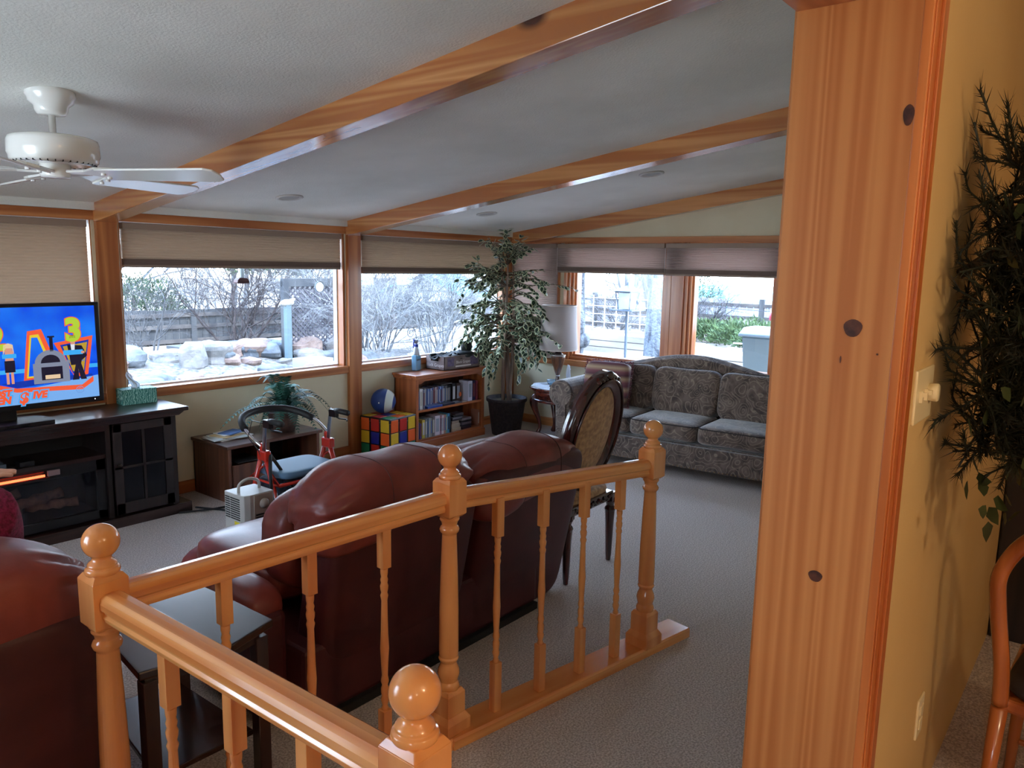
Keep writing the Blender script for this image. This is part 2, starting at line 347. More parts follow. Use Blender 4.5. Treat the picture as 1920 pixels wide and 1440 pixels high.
def window_right(n, y0, y1):
    g = bpy.data.objects.new('window_%d' % n, None); COL.objects.link(g); g['kind'] = 'structure'
    f = MB()
    for k, (xx, e) in enumerate(((6.770, .0), (6.79, .035), (6.815, .065), (6.84, .095))):
        w_ = .04 if k < 3 else .03
        f.box(xx, 6.93, y0+e, y0+e+w_, .766, 2.0); f.box(xx, 6.93, y1-e-w_, y1-e, .766, 2.0)
    f.build('window_frame', fr_z, g, bevel=.003)
    s_ = MB(); s_.box(6.80, 6.93, y0, y1, .766, .80); s_.box(6.82, 6.93, y0, y1, .80, .825); s_.box(6.80, 6.93, y0, y1, 1.97, 2.02); s_.build('window_sill', fr_y, g, bevel=.003)
    MB().box(6.885, 6.889, y0+.1, y1-.1, .82, 1.98).build('pane', glass_m, g)
window_right(4, 4.80, 5.40); window_right(5, 3.475, 4.735); window_right(6, 2.38, 3.385)
struct(MB().box(6.775, 6.81, 3.36, 3.50, .766, 2.0).build('trim_16', fr_z, bevel=.003), 'flat pine mullion between the sofa windows')
struct(MB().box(6.785, 6.81, .54, 2.40, .766, 2.0).build('trim_17', wall_m))

# cellular shades
shade_f = cloth_translucent('shade_fabric', srgb(190, 172, 154), .5)
shade_g = cloth_translucent('shade_fabric_grey', srgb(184, 166, 158), .5)
shade_r = mat('shade_rail', srgb(150, 128, 112), .6); shade_k = mat('shade_stack', srgb(118, 98, 88), .9)
def shade(name_lab, x0, x1, y, z0, z1, fab, axis='x', group=None, depth=.028, cell=.019):
    t = thing('window_shade', name_lab, 'blind', ((x0+x1)/2, y, z0) if axis == 'x' else (y, (x0+x1)/2, z0), 0 if axis == 'x' else -PI/2, group)
    wd = (x1-x0)/2
    H = z1-z0
    MB().box(-wd, wd, -.03, .03, H-.045, H).build('head_rail', shade_r, t, bevel=.004)
    n = max(3, int((H-.06)/cell)); f = MB(); zz = [(.014+(H-.06)*k/n) for k in range(n+1)]
    pr = []
    for k in range(n):
        pr += [(-.008, zz[k]), (-depth/2, (zz[k]+zz[k+1])/2)]
    pr.append((-.008, zz[n]))
    vs = [(-wd, y_, z_) for y_, z_ in pr] + [(wd, y_, z_) for y_, z_ in pr]; q = len(pr)
    f.add(vs, [(k, k+1, q+k+1, q+k) for k in range(q-1)])
    f.add([(-wd, .012, .014), (wd, .012, .014), (wd, .012, H-.045), (-wd, .012, H-.045)], [(0,1,2,3)])
    f.build('fabric', fab, t, fixn=False)
    MB().box(-wd, wd, -.016, .016, 0, .02).build('bottom_rail', shade_r, t, bevel=.004)
    if H < .5:
        sk = MB(); [sk.box(-wd+.001, wd-.001, -.021+.003*(k % 2), .02, .02+.005*k, .0245+.005*k) for k in range(8)]; sk.build('folded_pleats', shade_k, t)
    c = MB()
    c.tube([(-wd-.012, -.01, H-.04), (-wd-.012, -.01, -.02)], .0015, 5); c.build('cord', white_pl, t)
    return t
shade('tan pleated shade fully lowered behind the television', -.5, 2.265, 5.475, .86, 1.997, shade_f)
shade('wide tan pleated shade half raised above the rock garden view', 2.495, 4.375, 5.475, 1.69, 1.997, shade_f)
shade('tan pleated shade half raised above the low bookcase', 4.62, 6.62, 5.475, 1.655, 1.997, shade_f)
shade('narrow pinkish shade fully lowered behind the ficus and lamp', 4.80, 5.39, 6.735, .765, 1.99, shade_g, 'y')
shade('pinkish raised shade above the window with the tree trunk', 3.53, 4.785, 6.735, 1.69, 1.99, shade_g, 'y')
shade('pinkish raised shade above the sofa, next to the pine jamb', 2.33, 3.515, 6.735, 1.685, 1.99, shade_g, 'y')

# switch plate, outlets
def plate(name, lab, loc, rz, w_, kind):
    t = thing(name, lab, 'switch' if kind != 'o' else 'outlet', loc, rz)
    MB().box(-w_/2, w_/2, -.006, .001, -.057, .057).build('cover_plate', ivory, t, bevel=.003)
    if kind == 's':
        for x in (-w_/4, w_/4):
            MB().box(x-.005, x+.005, -.012, -.005, -.012, .012).box(x-.0035, x+.0035, -.02, -.01, .0, .01).build('toggle', ivory, t)
    elif kind == 'd':
        for k in (-1, 0):
            MB().box(.046*k-.005+.0, .046*k+.005, -.012, -.005, -.012, .012).box(.046*k-.0035, .046*k+.0035, -.02, -.01, 0, .01).build('toggle', ivory, t)
        M_ = Matrix.Rotation(PI/2, 4, 'X'); MB().lathe([(.0, .004), (.019, .004), (.02, .022), (.017, .025), (.0, .025)], (.046, 0, 0), 20, M=M_).build('dimmer_knob', ivory, t, smooth=True)
    else:
        for z in (-.02, .02):
            MB().box(-.016, .016, -.009, -.005, z-.014, z+.014).build('socket', ivory, t, bevel=.004)
    return t
ivory = mat('ivory_plastic', srgb(232, 214, 170), .35)
plate('light_switch', 'ivory switch plate with two toggles and round dimmer knob beside the pine casing', (1.80, .325, 1.497), 0, .165, 'd')
plate('wall_outlet', 'ivory outlet low on the dining room wall', (2.19, .325, .57), 0, .07, 'o')
plate('wall_outlet', 'small beige outlet on the wall left of the ficus trunk', (6.22, 5.45, .46), 0, .115, 'o')

# recessed lights
rim_m = mat('downlight_rim', srgb(200, 196, 190), .5); lens_m = mat('downlight_lens', srgb(150, 146, 140), .4)
for x, y, lab in ((3.36, 4.75, 'round recessed ceiling light above the rock garden window'), (5.41, 4.66, 'round recessed ceiling light nearest the top of the ficus'), (5.32, 2.94, 'round recessed ceiling light between the two right beams')):
    t = thing('recessed_light', lab, 'ceiling light', (x, y, ceil(y))); t.rotation_euler = (-math.atan(SL), 0, 0)
    MB().lathe([(.068, .002), (.095, .002), (.098, -.006), (.085, -.012), (.07, -.008), (.068, .002)], n=32).build('rim', rim_m, t, smooth=True)
    MB().lathe([(.001, -.004), (.07, -.004), (.07, .003), (.001, .003)], n=32).build('lens', lens_m, t)

# ================================================================ CEILING FAN
t = thing('ceiling_fan', 'white five-blade ceiling fan hanging at the left', 'fan', (1.32, 3.43, ceil(3.43)))
H0 = ceil(3.43)
MB().lathe([(.0, .03), (.088, .03), (.09, -.012), (.083, -.022), (.08, -.035), (.062, -.05), (.058, -.07), (.05, -.082), (.03, -.085), (.001, -.085)], n=36).build('canopy', white_enamel, t, smooth=True)
MB().lathe([(.013, -.07), (.013, -.19), (.02, -.19), (.022, -.2), (.0, -.2)], n=16).build('downrod', white_enamel, t, smooth=True)
zt = 2.228-H0; zb = 2.125-H0
MB().lathe([(.0, zt+.004), (.06, zt+.004), (.14, zt-.004), (.158, zt-.012), (.163, zt-.025), (.165, zb+.03), (.16, zb+.02), (.158, zb+.005), (.145, zb-.005), (.12, zb-.008), (.0, zb-.008)], n=48).build('motor_housing', white_enamel, t, smooth=True)
v = MB()
for k in range(36):
    a = 2*PI*k/36; v.cbox((.128*math.cos(a), .128*math.sin(a), zb-.002), (.045, .004, .01), a)
v.build('vent_slots', blk_m, t)
MB().lathe([(.0, zb), (.056, zb), (.056, zb-.05), (.052, zb-.058), (.0, zb-.06)], n=32).build('switch_housing', white_enamel, t, smooth=True)
for k in range(5):
    a = math.radians(-58+72*k)
    M_ = Matrix.Rotation(a, 4, 'Z') @ Matrix.Translation((0, 0, zb-.045)) @ Matrix.Rotation(math.radians(-14), 4, 'X')
    pl = [(.20, -.055), (.66, -.068), (.69, -.05), (.70, 0), (.69, .05), (.66, .068), (.20, .055)]
    bl = MB().prism([(x, y) for x, y in pl], -.004, .004, 'z', M=M_).build('blade', white_enamel, t, bevel=.002)
    ar = MB(); ar.prism([(.05, -.014), (.13, -.016), (.19, -.045), (.27, -.04), (.285, 0), (.27, .04), (.19, .045), (.13, .016), (.05, .014)], .004, .014, 'z', M=M_)
    ar.lathe([(.01, -.012), (.01, 0)], tuple(M_ @ Vector((.22, .02, 0))), 8); ar.lathe([(.01, -.012), (.01, 0)], tuple(M_ @ Vector((.22, -.02, 0))), 8)
    ar.build('blade_iron', white_enamel, bl, bevel=.002)

# ================================================================ STAIR RAILING
t = thing('stair_railing', 'honey coloured turned wood railing with ball topped newel posts in the foreground', 'railing', (0, 0, 0))
n1, n2, n3, n4 = (.775, 1.90), (1.92, 1.81), (2.98, 1.58), (.809, .837)
def newel(p, zbll, rz):
    d = zbll-1.046; M = MB(); c = (p[0], p[1], 0); R_ = lambda w_, z0, z1: M.cbox((p[0], p[1], (z0+z1)/2), (w_, w_, z1-z0), rz)
    def frus(w0, z0, w1, z1):
        vs = []
        for w_, z_ in ((w0, z0), (w1, z1)):
            for a, b in ((-1,-1),(1,-1),(1,1),(-1,1)):
                q = Matrix.Rotation(rz, 3, 'Z') @ Vector((a*w_/2, b*w_/2, 0)); vs.append((p[0]+q.x, p[1]+q.y, z_))
        M.add(vs, [(0,3,2,1),(4,5,6,7),(0,1,5,4),(1,2,6,5),(2,3,7,6),(3,0,4,7)])
    R_(.118, .045, .09); frus(.118, .09, .09, .112); R_(.088, .11, .193); frus(.088, .193, .07, .207)
    R_(.086, .838+d, .955+d); frus(.086, .955+d, .066, .969+d); frus(.06, .826+d, .086, .838+d)
    lo = [(.001,.2),(.035,.2),(.039,.207),(.041,.218),(.037,.23),(.033,.236),(.037,.25),(.041,.268),(.038,.285),(.031,.3),(.029,.31),(.035,.318),(.038,.326),(.034,.333),(.036,.34)]
    upp = [(.036,.36),(.035,.5),(.031,.65),(.0265,.765),(.028,.77),(.034,.776),(.036,.785),(.032,.793),(.027,.798),(.03,.81),(.036,.818),(.035,.826),(.041,.834),(.001,.836)]
    M.lathe([(r, z) for r, z in lo]+[(r, .36+(z-.36)*((.836+d-.36)/(.836-.36))) for r, z in upp], c, 28)
    M.lathe([(r, z+d) for r, z in [(.001,.965),(.038,.966),(.041,.973),(.039,.981),(.033,.984),(.034,.99),(.03,.995),(.024,1.0),(.022,1.006),(.025,1.012)]]+[(max(.001, .0435*math.sin(a)), 1.047+d-.0435*math.cos(a)) for a in [PI*(.22+.78*k/14) for k in range(15)]], c, 32)
    o = M.build('newel_post', rail_z, t, bevel=.0015); me = o.data
    for f in me.polygons:
        f.use_smooth = len(f.vertices) == 4 and f.area < .0006
    return o
newel(n1, 1.065, 0); newel(n2, 1.083, -.03); newel(n3, 1.046, -.12); newel(n4, 1.062, 0)
RP = [(-.022,-.072),(.022,-.072),(.025,-.060),(.021,-.052),(.022,-.046),(.031,-.038),(.032,-.022),(.028,-.010),(.018,-.002),(.0,.0),(-.018,-.002),(-.028,-.010),(-.032,-.022),(-.031,-.038),(-.022,-.046),(-.021,-.052),(-.025,-.060)]
def sweep(a, b, prof, mat_, name, ext0=0, ext1=0, bev=.001):
    a, b = Vector(a), Vector(b); d = b-a; Lg = d.length; yw = math.atan2(d.y, d.x); pt = math.asin(d.z/Lg)
    o = MB().prism(prof, -ext0, Lg+ext1, 'x').build(name, mat_, t, loc=a, rot=(0, -pt, yw), bevel=bev)
    return o
z1, z2, z3, z4 = .947, .963, .918, .944
sweep((*n1, z1), (*n2, z2), RP, rail_x, 'handrail'); sweep((*n2, z2), (*n3, z3), RP, rail_x, 'handrail'); sweep((*n1, z1), (*n4, z4), RP, rail_x, 'handrail')
PP = [(-.068, 0), (.068, 0), (.068, .036), (.062, .045), (-.062, .045), (-.068, .036)]
sweep((*n1, 0), (*n2, 0), PP, rail_x, 'base_plate', .07, 0); sweep((n2[0]-.03, n2[1]-.005, 0), (3.265, 1.545, 0), PP, rail_x, 'base_plate'); sweep((*n1, 0), (*n4, 0), PP, rail_x, 'base_plate', .0, .07)
def baluster(x, y, ztop, rz):
    M = MB(); h = .017; c = (x, y, 0); zt = ztop-.15
    M.cbox((x, y, ztop-.07), (.034, .034, .15), rz); M.cbox((x, y, .045+.1), (.034, .034, .2), rz)
    k = (zt-.245)
    pr = [(.001,.24),(.011,.245),(.012,.255),(.009,.262),(.013,.275),(.0145,.285),(.011,.296),(.0135,.31),(.0135,.325),(.01,.336),(.014,.35),(.012,.362),(.0105,.37),(.013,.42),(.0155,.47)]
    q = [(.013,.245+k*.55),(.0105,.245+k*.78)]+[(.0125, zt-.10),(.014,zt-.092),(.0105,zt-.082),(.0135,zt-.07),(.0145,zt-.058),(.011,zt-.048),(.0135,zt-.036),(.0105,zt-.026),(.013,zt-.014),(.013,zt),(.001,zt+.002)]
    M.lathe(pr+q, c, 14)
    o = M.build('baluster', rail_z, t, bevel=.001)
    for f in o.data.polygons: f.use_smooth = f.area < .0004
for x in (1.08, 1.35, 1.63): f_ = (x-n1[0])/(n2[0]-n1[0]); baluster(x, n1[1]+f_*(n2[1]-n1[1]), z1+f_*(z2-z1)-.06, -.07)
for x in (2.12, 2.346, 2.57, 2.784): f_ = (x-n2[0])/(n3[0]-n2[0]); baluster(x, n2[1]+f_*(n3[1]-n2[1])-.02*(1-f_), z2+f_*(z3-z2)-.06, -.2)
for y in (1.61, 1.355, 1.115): f_ = (n1[1]-y)/(n1[1]-n4[1]); baluster(n1[0]+f_*(n4[0]-n1[0]), y, z1+f_*(z4-z1)-.06, 0)
# ================================================================ LEATHER RECLINERS
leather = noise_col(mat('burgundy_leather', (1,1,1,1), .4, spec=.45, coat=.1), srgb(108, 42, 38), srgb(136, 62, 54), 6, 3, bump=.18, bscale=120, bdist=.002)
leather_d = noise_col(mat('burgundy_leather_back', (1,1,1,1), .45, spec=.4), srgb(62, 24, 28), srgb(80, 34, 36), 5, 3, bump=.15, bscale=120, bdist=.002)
def crease(w_, amp=.012, n=9, seed=0):
    rr = random.Random(seed)
    ph = [rr.uniform(0, 6) for _ in range(4)]
    def fn(p):
        e = abs(p.x)/(w_/2)
        g = max(0, (e-.62)/.38)
        s_ = math.sin(n*math.atan2(p.z, p.y)+ph[0])+.6*math.sin(1.7*n*math.atan2(p.z, p.y)+ph[1])
        d = 1-amp*6*g*max(0, s_)
        q = Vector((p.x*(1-.03*g*max(0, s_)), p.y*d, p.z*d))
        q.z += .008*math.sin(p.x*14+ph[2])
        return q
    return fn
def recliner_seat(t, x0, x1, lean, hz, sd):
    """one reclining seat: back shell, puffy head cushion with lower roll, seat cushion, footrest"""
    c = (x0+x1)/2; w_ = x1-x0
    Mx = Matrix.Translation((c, .06, .42)) @ Matrix.Rotation(lean, 4, 'X')
    b = MB(); b.super((0,0,0), (w_-.03, .20, .86), .22, .3, 40, 16, M=Mx)
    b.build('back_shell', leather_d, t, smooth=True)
    top = Mx @ Vector((0, 0, .40))
    h = MB(); fn = crease(w_, .024, 10, sd)
    def dome(p):
        q = fn(p); q.z *= (1 if q.z < 0 else 1); q.z += .03*(1-(2*q.x/w_)**2) if q.z > 0 else 0; return q
    h.super((c, top.y+.09, hz-.145), (w_+.02, .36, .29), .72, .5, 96, 36, fn=dome, M=None)
    hc = h.build('head_cushion', leather, t, smooth=True)
    sm = MB()
    for kx in (.36, -.30):
        pts = []; k_ = abs(kx)
        for ph in [-1.1+i_*.05 for i_ in range(60)]:
            cph = max(0, math.cos(ph))**.72
            if ph > PI/2 or cph <= k_: continue
            th = math.acos(min(1, (k_/cph)**(1/.5)))
            p = dome(Vector((kx*(w_+.02)/2, -cph*abs(math.sin(th))**.5*.18, math.copysign(abs(math.sin(ph))**.72, math.sin(ph))*.145)))
            pts.append((c+p.x, top.y+.09+p.y, hz-.145+p.z))
        pts += [(q[0], 2*(top.y+.09)-q[1], q[2]) for q in pts[::-1][:16]]
        MB().tube(pts, .0032 if kx > 0 else .002, 6).build('seam', leather_d, hc, smooth=True)
    l = MB(); l.super((c-.32*w_, top.y+.03, hz-.22), (w_*.42, .27, .15), .8, .6, 40, 16, fn=crease(w_*.52, .03, 7, sd+3), M=Matrix.Rotation(-.12, 4, 'Y'))
    l.build('neck_roll', leather, t, smooth=True)
    f = MB(); f.super((c, .33, .62), (w_-.04, .24, .44), .6, .5, 36, 16, M=Matrix.Rotation(0, 4, 'X')); f.build('lumbar_cushion', leather, t, smooth=True)
    s_ = MB(); s_.super((c, .66, .43), (w_-.04, .68, .20), .5, .35, 36, 14); s_.build('seat_cushion', leather, t, smooth=True)
    g = MB(); g.super((c, 1.03, .27), (w_-.04, .16, .34), .6, .4, 30, 14); g.build('footrest', leather, t, smooth=True)
def recliner_arm(t, x, w_=.2):
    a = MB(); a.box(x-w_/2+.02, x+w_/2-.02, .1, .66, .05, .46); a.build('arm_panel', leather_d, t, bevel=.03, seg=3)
    a = MB(); a.super((x, .40, .47), (w_+.02, .56, .18), .7, .5, 32, 18, fn=crease(1.2, .01, 5, int(x*9)))
    a.build('arm_pad', leather, t, smooth=True)
love = thing('leather_loveseat', 'burgundy leather reclining loveseat for two directly behind the railing', 'loveseat', (2.40, 2.24, 0))
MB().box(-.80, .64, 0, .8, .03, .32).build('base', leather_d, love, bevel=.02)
recliner_seat(love, -.74, .09, .20, .96, 1); recliner_seat(love, .11, .93, .20, .885, 2)
recliner_arm(love, -.86, .17); recliner_arm(love, .80, .15)
MB().box(-.78, .62, -.02, .9, 0, .035).build('plinth', blk_m, love)
ch = thing('leather_recliner', 'single burgundy leather recliner at the left edge of the frame', 'recliner', (.40, 2.13, 0))
MB().box(-.42, .42, 0, .95, .03, .32).build('base', leather_d, ch, bevel=.02)
recliner_seat(ch, -.45, .45, .15, 1.0, 5)
recliner_arm(ch, -.46, .18); recliner_arm(ch, .46, .18)

# ================================================================ PEOPLE
skin_m = noise_col(mat('skin', (1,1,1,1), .5), srgb(206, 150, 124), srgb(220, 168, 142), 8, 3)
white_hair = noise_col(mat('white_hair', (1,1,1,1), .6, sheen=.5), srgb(214, 216, 222), srgb(245, 246, 250), 60, 3)
magenta = noise_col(mat('magenta_fleece', (1,1,1,1), .95, sheen=.0), srgb(92, 16, 44), srgb(140, 34, 78), 90, 3, bump=.5, bscale=150)
blue_cl = noise_col(mat('pale_blue_cloth', (1,1,1,1), .85, sheen=.3), srgb(150, 165, 190), srgb(190, 202, 220), 40, 3)
navy = mat('navy_trousers', srgb(40, 44, 66), .85)
def skinned(name, J, E_, m_, parent, root=0, sub=2):
    """J: list of (x,y,z,r); E_: edges; grows one continuous surface"""
    me = bpy.data.meshes.new(name); me.from_pydata([j[:3] for j in J], E_, []); me.materials.append(m_)
    o = bpy.data.objects.new(name, me); COL.objects.link(o); o.parent = parent
    md = o.modifiers.new('skin', 'SKIN'); md.use_smooth_shade = True
    for i, j in enumerate(J):
        r_ = j[3]; me.skin_vertices[0].data[i].radius = (r_, j[4] if len(j) > 4 else r_); me.skin_vertices[0].data[i].use_root = (i == root)
    s_ = o.modifiers.new('sub', 'SUBSURF'); s_.levels = sub; s_.render_levels = sub
    return o
def person(name, lab, loc, rz, hand_r, elbow_r, hand_l, elbow_l, hairm, top, bottom, lean):
    t = thing(name, lab, 'person', loc, rz)
    # local: x right, y forward, seat at z~.5
    P_ = [(0,.0,.52,.13,.12), (0,-.05,.68,.125,.10), (0,-.11,.86,.15,.10), (0,-.13,.98,.12,.08), (0,-.12,1.06,.05), (0,-.10,1.12,.055),
          (.15,-.13,.96,.04), (*elbow_r,.04), (*hand_r,.027),
          (-.15,-.13,.96,.04), (*elbow_l,.04), (*hand_l,.027),
          (.10,.06,.53,.085), (.13,.48,.54,.065), (.13,.62,.12,.045), (.13,.74,.07,.035),
          (-.10,.06,.53,.085), (-.13,.48,.54,.065), (-.13,.62,.12,.045), (-.13,.74,.07,.035)]
    E_ = [(0,1),(1,2),(2,3),(3,4),(4,5),(3,6),(6,7),(7,8),(3,9),(9,10),(10,11),(0,12),(12,13),(13,14),(14,15),(0,16),(16,17),(17,18),(18,19)]
    RL = Matrix.Translation((0, 0, .5)) @ Matrix.Rotation(-lean, 4, 'X') @ Matrix.Translation((0, 0, -.5))
    adj = lambda p: (*(RL @ Vector(p[:3])), *p[3:])
    P_[12:] = [adj(p) for p in P_[12:]]
    J = list(P_)
    for hi, hd, el in ((8, hand_r, elbow_r), (11, hand_l, elbow_l)):
        hd = Vector(hd); dr = (hd-Vector(el)).normalized(); sd = dr.cross(Vector((0,0,1))).normalized(); upv = sd.cross(dr)
        pa = hd+dr*.05; J.append((*pa, .034, .018)); pi_ = len(J)-1; E_.append((hi, pi_))
        for k, (off, ln) in enumerate(((-.03,.065), (-.01,.078), (.01,.072), (.028,.058))):
            b0 = pa+sd*off+dr*.035; J.append((*b0, .0095)); q = len(J)-1; E_.append((pi_, q))
            J.append((*(b0+dr*ln*.5-upv*.004), .0085)); E_.append((q, q+1)); J.append((*(b0+dr*ln-upv*.018), .007)); E_.append((q+1, q+2))
        b0 = hd+dr*.03-sd*.035; J.append((*b0, .011)); q = len(J)-1; E_.append((hi, q)); J.append((*(b0+dr*.04-sd*.018), .0095)); E_.append((q, q+1))
    b = skinned('body', J, E_, skin_m, t)
    hd_ = MB()
    def face(p):
        q = p.copy()
        if q.y > 0:
            nz = math.exp(-((q.x/.014)**2)-(((q.z+.01)/.03)**2)); q.y += .022*nz
            for s_ in (-1, 1): q.y -= .010*math.exp(-(((q.x-s_*.032)/.016)**2)-(((q.z-.015)/.014)**2))
            q.y -= .004*math.exp(-((q.x/.03)**2)-(((q.z+.052)/.006)**2))
        if q.z < -.03: q.x *= 1-.9*(-.03-q.z)
        return q
    hd_.super((0, -.075, 1.215), (.155, .195, .235), .95, .95, 40, 30, fn=face)
    for s_ in (-1, 1): hd_.super((s_*.078, -.08, 1.21), (.016, .034, .06), .9, .9, 12, 8)
    hd_.build('head', skin_m, t, smooth=True)
    e = MB(); [e.ball((s_*.032, .012, 1.23), .011, 12, 8) for s_ in (-1, 1)]; e.build('eyes', mat('eye', srgb(60, 50, 45), .2), t, smooth=True)
    h = MB(); h.super((0, -.09, 1.245), (.178, .205, .215), .95, .95, 36, 24, fn=lambda p: Vector((p.x, p.y-.012, p.z+.012)) if p.z > -.02 or p.y < .02 else Vector((p.x*.8, -.03, p.z*.5)))
    rr = random.Random(3)
    for k in range(170):
        a = rr.uniform(0, 2*PI); el = rr.uniform(.15, 1.4)
        d0 = Vector((math.cos(a)*math.cos(el)*.088, math.sin(a)*math.cos(el)*.10-.1, math.sin(el)*.108+.0))
        p0 = Vector((0, 0, 1.25))+d0; d1 = Vector((d0.x*1.1, (d0.y+.1)*1.0-.1, d0.z*1.0))
        p1 = p0+Vector((rr.uniform(-.02,.02), rr.uniform(-.03,.01), rr.uniform(.0,.02))); p2 = p1+Vector((rr.uniform(-.02,.02), rr.uniform(-.02,.02), rr.uniform(-.02,.012)))
        h.tube([p0, p1, p2], [.002, .0015, .0005], 4)
    h.build('hair', hairm, t, smooth=True)
    # clothing: torso with sleeves, trousers
    T = [(0,.0,.50,.165,.15), (0,-.05,.68,.15,.13), (0,-.11,.86,.175,.125), (0,-.13,.98,.13,.095), (.17,-.13,.965,.09), ((.18+elbow_r[0])/2, (-.13+elbow_r[1])/2, (.965+elbow_r[2])/2, .066), (*elbow_r, .058),
         (-.17,-.13,.965,.09), ((-.18+elbow_l[0])/2, (-.13+elbow_l[1])/2, (.965+elbow_l[2])/2, .066), (*elbow_l, .058)]
    skinned('robe' if top is magenta else 'shirt', T, [(0,1),(1,2),(2,3),(3,4),(4,5),(5,6),(3,7),(7,8),(8,9)], top, t)
    skinned('trousers', [adj(p) for p in [(0,.0,.50,.14), (.10,.1,.53,.105), (.13,.48,.55,.085), (.13,.6,.16,.07), (-.10,.1,.53,.105), (-.13,.48,.55,.085), (-.13,.6,.16,.07)]], [(0,1),(1,2),(2,3),(0,4),(4,5),(5,6)], bottom, t)
    return t
p1 = person('person', 'person in magenta fleece seated in the left recliner, one bare forearm reaching out', (.55, 2.62, .05), 0, (.24, .38, .66), (.26, .08, .74), (.20, .24, .975), (-.04, .26, .93), white_hair, magenta, magenta, 0)
bl = MB()
def blank(u, v_):
    x = -.36+.78*u+.05*math.sin(5*v_); y = -.10+.75*v_
    z = .99-.42*max(0, u-.52)/.48*1.0 -.34*v_+.012*math.sin(17*u+4*v_)-.1*max(0, .2-u)
    return (x, y, z)
bl.grid(blank, 34, 24); bl.build('blanket', magenta, p1, smooth=True, solid=.02)
person('person', 'white haired person sunk into the right seat of the burgundy loveseat', (2.87, 3.32, -.17), 0, (.10, .30, .60), (.23, .04, .70), (-.10, .30, .60), (-.23, .04, .70), white_hair, blue_cl, navy, math.radians(38)).rotation_euler.x = math.radians(38)

# ================================================================ WEDGE SIDE TABLE
dkw = wood('dark_walnut', srgb(62, 38, 32), srgb(42, 24, 20), 'x', .25, .5)
dkw_z = wood('dark_walnut_z', srgb(56, 32, 28), srgb(38, 20, 18), 'z', .3, .4)
t = thing('wedge_table', 'dark wedge shaped side table between the two burgundy recliners', 'table', (1.17, 2.30, 0))
MB().prism([(-.235, -.20), (-.15, .46), (.20, .40), (.215, -.195), (.03, -.25)], .548, .575, 'z').build('tabletop', dkw, t, bevel=.005)
MB().prism([(-.20, -.16), (-.12, .42), (.17, .36), (.18, -.165), (.03, -.20)], .50, .548, 'z').build('apron', dkw_z, t)
for x, y in ((-.19, -.155), (-.11, .40), (.17, .35), (.18, -.16)):
    MB().box(x-.022, x+.022, y-.022, y+.022, 0, .52).build('leg', dkw_z, t, bevel=.003)
MB().prism([(-.17, -.13), (-.10, .38), (.15, .33), (.16, -.14)], .16, .18, 'z').build('shelf', dkw, t, bevel=.003)

# ================================================================ TV STAND, TV
esp = wood('espresso_wood', srgb(50, 30, 26), srgb(28, 16, 14), 'x', .3, .45, 1.4)
esp_z = wood('espresso_wood_z', srgb(40, 25, 23), srgb(22, 13, 12), 'z', .5, .1, 1.4)
t = thing('media_console', 'dark espresso media console with electric fireplace under the television', 'tv stand', (1.69, 5.2, 0))
X0, X1, YF, YB = -.97, .90, -.17, .2
MB().box(-1.03, .965, -.235, .225, .728, .756).build('top', esp, t, bevel=.006)
MB().prism([(-.97, .70), (.905, .70), (.95, .728), (-1.015, .728)], -.215, .215, 'y').build('cornice', esp, t, bevel=.004)
MB().box(-.975, .98, -.195, .215, 0, .07).build('plinth', esp, t, bevel=.004)
MB().box(.86, .90, YF, YB, .07, .70).build('side_panel', esp_z, t); MB().box(-.97, -.93, YF, YB, .07, .70).build('side_panel', esp_z, t)
MB().box(.43, .46, YF, YB, .07, .70).build('divider', esp_z, t); MB().box(-.53, -.50, YF, YB, .07, .70).build('divider', esp_z, t)
MB().box(-.97, .90, YB-.01, YB, .07, .70).build('back_panel', blk_m, t)
MB().box(-.50, .43, YF+.01, YB-.01, .475, .50).build('shelf', esp, t); MB().box(-.50, .43, YF, YF+.02, .655, .70).build('rail', esp, t)
def cdoor(xa, xb):
    d = MB(); y0, y1 = YF-.02, YF+.0
    d.box(xa, xa+.055, y0, y1, .085, .69); d.box(xb-.055, xb, y0, y1, .085, .69); d.box(xa, xb, y0, y1, .085, .16); d.box(xa, xb, y0, y1, .635, .69)
    dd = d.build('door', esp_z, t, bevel=.003)
    MB().box(xa+.055, xb-.055, y0+.008, y0+.012, .16, .635).build('glass_panel', glass_dk, dd)
    q = MB(); mx_ = (xa+xb)/2
    q.box(mx_-.008, mx_+.008, y0, y1, .16, .635); q.box(xa, xb, y0, y1, .39, .405); q.build('muntin', esp_z, dd)
    MB().ball(((xa+.03) if xa > 0 else xb-.03, y0-.012, .42), .012).build('knob', dkmetal, dd, smooth=True)
glass_dk = mat('dark_glass', srgb(12, 11, 14), .2, spec=.3); dkmetal = mat('dark_bronze', srgb(60, 50, 44), .35, metal=.8)
cdoor(.47, .86); cdoor(-.93, -.53)
fp = MB(); fp.box(-.50, .43, YF+.02, YF+.05, .08, .14); fp.box(-.50, .43, YF+.02, YF+.05, .40, .475); fp.box(-.50, -.44, YF+.02, YF+.05, .08, .475); fp.box(.37, .43, YF+.02, YF+.05, .08, .475)
fo = fp.build('fireplace_insert', blk, t, bevel=.004)
MB().box(-.44, .37, YF+.035, YF+.038, .14, .40).build('fireplace_glass', glass('fireplace_glass_mat', (.75, .72, .75, 1)), fo)
MB().box(-.44, .37, .12, .13, .14, .46).box(-.44, .37, -.12, .12, .13, .14).build('firebox', noise_col(mat('firebox_grey', (1,1,1,1), .8), srgb(20, 19, 22), srgb(44, 42, 46), 9), fo)
log_m = noise_col(mat('charred_log', (1,1,1,1), .9), srgb(58, 40, 34), srgb(150, 108, 84), 14, 4, bump=.8)
